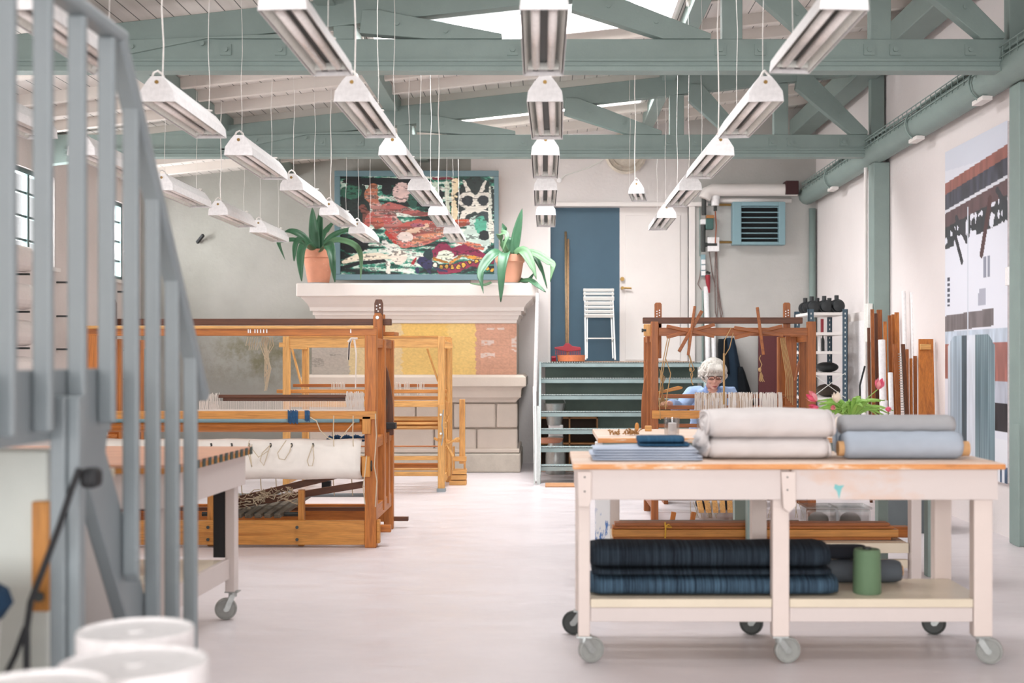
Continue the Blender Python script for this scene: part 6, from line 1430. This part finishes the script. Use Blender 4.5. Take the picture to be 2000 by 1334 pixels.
E_L, H_L = Vector((X(1338, 11.3) - .05, 11.28, .93)), Vector((X(1303, 10.95), 10.93, Z(787, 10.95)))
E_R, H_R = Vector((hx + .24, 11.3, .86)), Vector((hx + .2, 10.98, .98))
HIP = Vector((hx, 11.72, .56))
b = MB()
# torso
tor = [((hx, 11.74, .48), .15, .12), ((hx, 11.72, .6), .165, .13), ((hx, 11.66, .75), .15, .12), ((hx, 11.58, .9), .165, .115), ((hx, 11.5, 1.01), .18, .1), ((hx, 11.46, 1.07), .14, .08), ((hx, 11.43, 1.1), .07, .065)]
b.ring_loft([oval(*q) for q in tor])
b.tube([(hx, 11.44, 1.05), (hx - .002, 11.38, 1.12), (hx - .002, 11.33, 1.17)], [.058, .052, .052], 16)
# head: bowed forward
hd = Vector((hx, hy, hz)); tilt = Matrix.Rotation(R(20), 3, 'X')
def H(x, y, z): return hd + tilt @ Vector((x, y, z))
rings = []
for (z, rx, ryf, ryb) in ((.115, .02, .02, .03), (.105, .045, .05, .055), (.08, .066, .075, .085), (.045, .074, .088, .1), (.0, .075, .092, .1), (-.035, .071, .09, .09), (-.065, .06, .088, .07), (-.09, .045, .085, .045), (-.108, .03, .078, .02), (-.118, .014, .066, .0)):
    rings.append([H(rx * math.cos(a), (-ryf if math.sin(a) < 0 else ryb) * abs(math.sin(a)) ** .9 if z > -.1 else -.03 + .04 * math.sin(a), z) for a in [2 * math.pi * k / 24 for k in range(24)]])
b.ring_loft(rings)
b.add([H(-.012, -.088, .02), H(.012, -.088, .02), H(0, -.098, .018), H(-.017, -.09, -.03), H(.017, -.09, -.03), H(0, -.122, -.026), H(0, -.09, -.042)], [(0, 2, 5, 3), (2, 1, 4, 5), (3, 5, 6), (5, 4, 6), (0, 1, 2), (0, 3, 6, 4, 1)])
for s in (-1, 1): b.ball(H(s * .074, .01, -.005), .01, .02, .03, 8, 6); b.ball(H(s * .04, -.07, -.035), .022, .018, .02, 8, 6)
b.ball(H(0, -.088, -.078), .024, .014, .008, 10, 6); b.ball(H(0, -.078, -.1), .02, .018, .014, 10, 6)
# arms, legs
for (S_, E_, H_) in ((S_L, E_L, H_L), (S_R, E_R, H_R)):
    b.tube([S_ + (Vector((hx, 11.47, sh)) - S_) * .4, S_, (S_ + E_) / 2, E_, (E_ + H_) / 2, H_ + (E_ - H_) * .04], [.05, .052, .047, .04, .034, .024], 14)
    dr = (H_ - E_).normalized()
    b.ball(H_ + dr * .035, .036, .042, .018, 12, 8)
    for k in range(4):
        sd = dr.cross(Vector((0, 0, 1))).normalized(); o_ = H_ + dr * .062 + sd * (-.024 + k * .0165); L = (.05, .058, .055, .042)[k]
        b.tube([o_ - dr * .02, o_ + dr * L * .5 + Vector((0, 0, -.006)), o_ + dr * L * .85 + Vector((0, 0, -.022)), o_ + dr * L + Vector((0, 0, -.036))], [.0095, .009, .0085, .007], 8)
    sg = 1 if S_.x < hx else -1
    sd = dr.cross(Vector((0, 0, 1))).normalized() * (1 if sg > 0 else -1)
    b.tube([H_ + dr * .01 + sd * .02, H_ + dr * .035 + sd * .045 + Vector((0, 0, -.008)), H_ + dr * .062 + sd * .05 + Vector((0, 0, -.02))], [.012, .011, .008], 8)
for s in (-1, 1):
    K = Vector((hx + s * .14, 11.28, .55)); A = Vector((hx + s * .12, 11.3, .09))
    b.tube([(hx + s * .07, 11.76, .52), (hx + s * .1, 11.55, .54), K, A + (K - A) * .7, A + (K - A) * .3, A, ], [.085, .08, .06, .056, .042, .036], 14)
    b.tube([A + Vector((0, .05, -.04)), A + Vector((0, -.03, -.05)), A + Vector((0, -.12, -.062)), A + Vector((0, -.17, -.066))], [.03, .034, .03, .018], 12)
body = b.build('body', M['skin'], t, smooth=True)
rm = body.modifiers.new('remesh', 'REMESH'); rm.mode = 'VOXEL'; rm.voxel_size = .0065; rm.use_smooth_shade = True
smm = body.modifiers.new('smooth', 'SMOOTH'); smm.factor = .5; smm.iterations = 3
# shirt with open collar
b = MB(); k_ = 1.13
tor2 = [((hx, 11.73, .55), .185, .15), ((hx, 11.7, .66), .18, .145), ((hx, 11.64, .78), .17, .135), ((hx, 11.57, .91), .185, .13), ((hx, 11.5, 1.01), .2, .115), ((hx, 11.46, 1.075), .165, .095), ((hx, 11.43, 1.105), .095, .08)]
b.ring_loft([oval(*q) for q in tor2])
for (S_, E_, H_, f) in ((S_L, E_L, H_L, .78), (S_R, E_R, H_R, .6)):
    W_ = E_ + (H_ - E_) * f; mid = (S_ + E_) / 2
    b.tube([S_ + (Vector((hx, 11.47, sh)) - S_) * .55, S_ + Vector((0, 0, .0)), mid + Vector((0, .005, -.008)), E_ + Vector((0, 0, -.01)), (E_ + W_) / 2, W_], [.07, .07, .068, .06, .055, .048], 16)
shirt = b.build('shirt', M['shirt'], t, smooth=True)
rm = shirt.modifiers.new('remesh', 'REMESH'); rm.mode = 'VOXEL'; rm.voxel_size = .009; rm.use_smooth_shade = True
smm = shirt.modifiers.new('smooth', 'SMOOTH'); smm.factor = .5; smm.iterations = 5
tx = bpy.data.textures.new('cloth_wrinkle', 'CLOUDS'); tx.noise_scale = .07
dm = shirt.modifiers.new('wrinkles', 'DISPLACE'); dm.texture = tx; dm.strength = .018; dm.mid_level = .5
# open V of skin and collar flaps
MB().add([(hx - .045, 11.335, 1.1), (hx + .045, 11.335, 1.1), (hx + .03, 11.352, 1.04), (hx, 11.372, .985), (hx - .03, 11.352, 1.04), (hx, 11.325, 1.06)], [(0, 1, 5), (1, 2, 5), (2, 3, 5), (3, 4, 5), (4, 0, 5)]).build('neckline', M['skin'], t, smooth=True, solid=-.012)
for s in (-1, 1):
    MB().add([(hx + s * .058, 11.38, 1.135), (hx + s * .085, 11.35, 1.09), (hx + s * .05, 11.325, 1.02), (hx + s * .006, 11.345, .985), (hx + s * .03, 11.32, 1.05), (hx + s * .045, 11.33, 1.1)], [(0, 1, 5), (1, 2, 4, 5), (2, 3, 4)]).build('collar', fabric('shirt_collar', rgb(142, 168, 216)) if s < 0 else bpy.data.materials['shirt_collar'], t, smooth=True, solid=.006)
b = MB(); b.ring_loft([oval((hx, 11.74, .46), .175, .16), oval((hx, 11.72, .62), .178, .14)])
for s in (-1, 1):
    K = Vector((hx + s * .14, 11.28, .55)); A = Vector((hx + s * .12, 11.3, .1))
    b.tube([(hx + s * .07, 11.76, .53), (hx + s * .1, 11.55, .55), K + Vector((0, -.01, .01)), A + (K - A) * .7, A + (K - A) * .3, A], [.1, .095, .078, .075, .07, .068], 16)
tr = b.build('trousers', M['trs'], t, smooth=True); rm = tr.modifiers.new('remesh', 'REMESH'); rm.mode = 'VOXEL'; rm.voxel_size = .012; rm.use_smooth_shade = True
for s in (-1, 1):
    A = Vector((hx + s * .12, 11.3, .045)); MB().tube([A + Vector((0, .07, .0)), A + Vector((0, .0, 0)), A + Vector((0, -.12, -.005)), A + Vector((0, -.19, -.012))], [.036, .043, .04, .028], 14).build('shoe', M['black'], t, smooth=True)
# curly hair: many overlapping locks on the skull
b = MB(); rr = random.Random(12)
b.ring_loft([[H((.002 + r_ * math.cos(a)), .028 + r_ * 1.12 * math.sin(a), z) for a in [2 * math.pi * k / 24 for k in range(24)]] for (z, r_) in ((.136, .02), (.13, .06), (.112, .087), (.08, .101), (.045, .108), (.005, .103), (-.04, .09), (-.08, .06))])
hc = b.build('hair', M['hair'], t, smooth=True)
b = MB()
for i in range(330):
    a = rr.uniform(0, 2 * math.pi); ph = rr.uniform(-1.0, 1.45)
    rx, ry, rz = .108, .115, .108
    v = Vector((math.cos(ph) * math.cos(a), math.cos(ph) * math.sin(a), math.sin(ph)))
    if v.y < -.25 and v.z < .42 and abs(v.x) < .66: continue
    if v.y < -.25 and v.z < -.05: continue
    if v.z < -.2: v.x *= 1.12; v.y *= 1.1
    c = Vector((v.x * rx, .03 + v.y * ry, .03 + v.z * rz)); tang = Vector((rr.uniform(-1, 1), rr.uniform(-1, 1), rr.uniform(-1.4, .2))); tang = (tang - v * tang.dot(v)).normalized(); s2_ = v.cross(tang)
    L = rr.uniform(.025, .045); pts = [H(*(c + tang * L * (q - 1) + s2_ * .009 * math.sin(q * 2.2) + v * (.006 - .004 * (q - 1) ** 2))) for q in (0, .5, 1, 1.5, 2)]
    b.tube(pts, [.005, .011, .013, .011, .004], 6)
# fringe
for i in range(16):
    x = -.06 + i * .008; b.tube([H(x * .8, -.055, .12), H(x, -.095, .085), H(x * 1.08 + rr.uniform(-.004, .004), -.1, .05 + .008 * (i % 3))], [.012, .011, .005], 6)
b.build('curls', M['hair'], hc, smooth=True)
# glasses, eyes, brows, mouth
gm = plain('brown_tortoise_frame', rgb(78, 44, 32), .3); b = MB()
for s in (-1, 1):
    b.tube([H(s * .034 + .026 * math.copysign(abs(math.cos(a)) ** .7, math.cos(a)), -.103 + .004 * abs(math.cos(a)), .012 + .017 * math.copysign(abs(math.sin(a)) ** .7, math.sin(a))) for a in [2 * math.pi * k / 20 for k in range(21)]], .0034, 6)
    b.tube([H(s * .06, -.1, .016), H(s * .078, -.04, .015), H(s * .08, .01, .01)], .003, 6)
b.tube([H(-.009, -.106, .014), H(0, -.109, .018), H(.009, -.106, .014)], .003, 6)
g = b.build('glasses', gm, t)
b = MB()
for s in (-1, 1): b.ball(H(s * .034, -.086, .006), .013, .006, .006, 10, 6, rot=tilt)
b.build('eyes', plain('lowered_eyelid', rgb(190, 134, 118), .5), t, smooth=True)
b = MB()
for s in (-1, 1): b.tube([H(s * .02, -.093, .004), H(s * .034, -.094, .0), H(s * .048, -.09, .004)], .0022, 5)
b.build('eyelashes', plain('dark_lash', rgb(70, 48, 42), .6), t)
b = MB(); b.tube([H(-.022, -.093, -.071), H(-.008, -.1, -.068), H(0, -.1, -.07), H(.008, -.1, -.068), H(.022, -.093, -.071)], [.002, .004, .004, .004, .002], 6); b.tube([H(-.018, -.094, -.076), H(0, -.101, -.078), H(.018, -.094, -.076)], [.002, .0045, .002], 6)
b.build('lips', plain('lips', rgb(178, 98, 94), .45), t, smooth=True)
# her bench
t = thing('weaving_bench', (hx, 11.8, 0), 'plain wooden bench the weaver sits on behind the right loom', 'bench')
MB().box(hx - .45, hx + .45, 11.6, 11.92, .385, .415).build('seat', WB['X'], t, bevel=.005)
for s in (-1, 1): MB().box(hx + s * .4 - .02, hx + s * .4 + .02, 11.62, 11.9, 0, .384).build('leg', WB['Z'], t, bevel=.004)
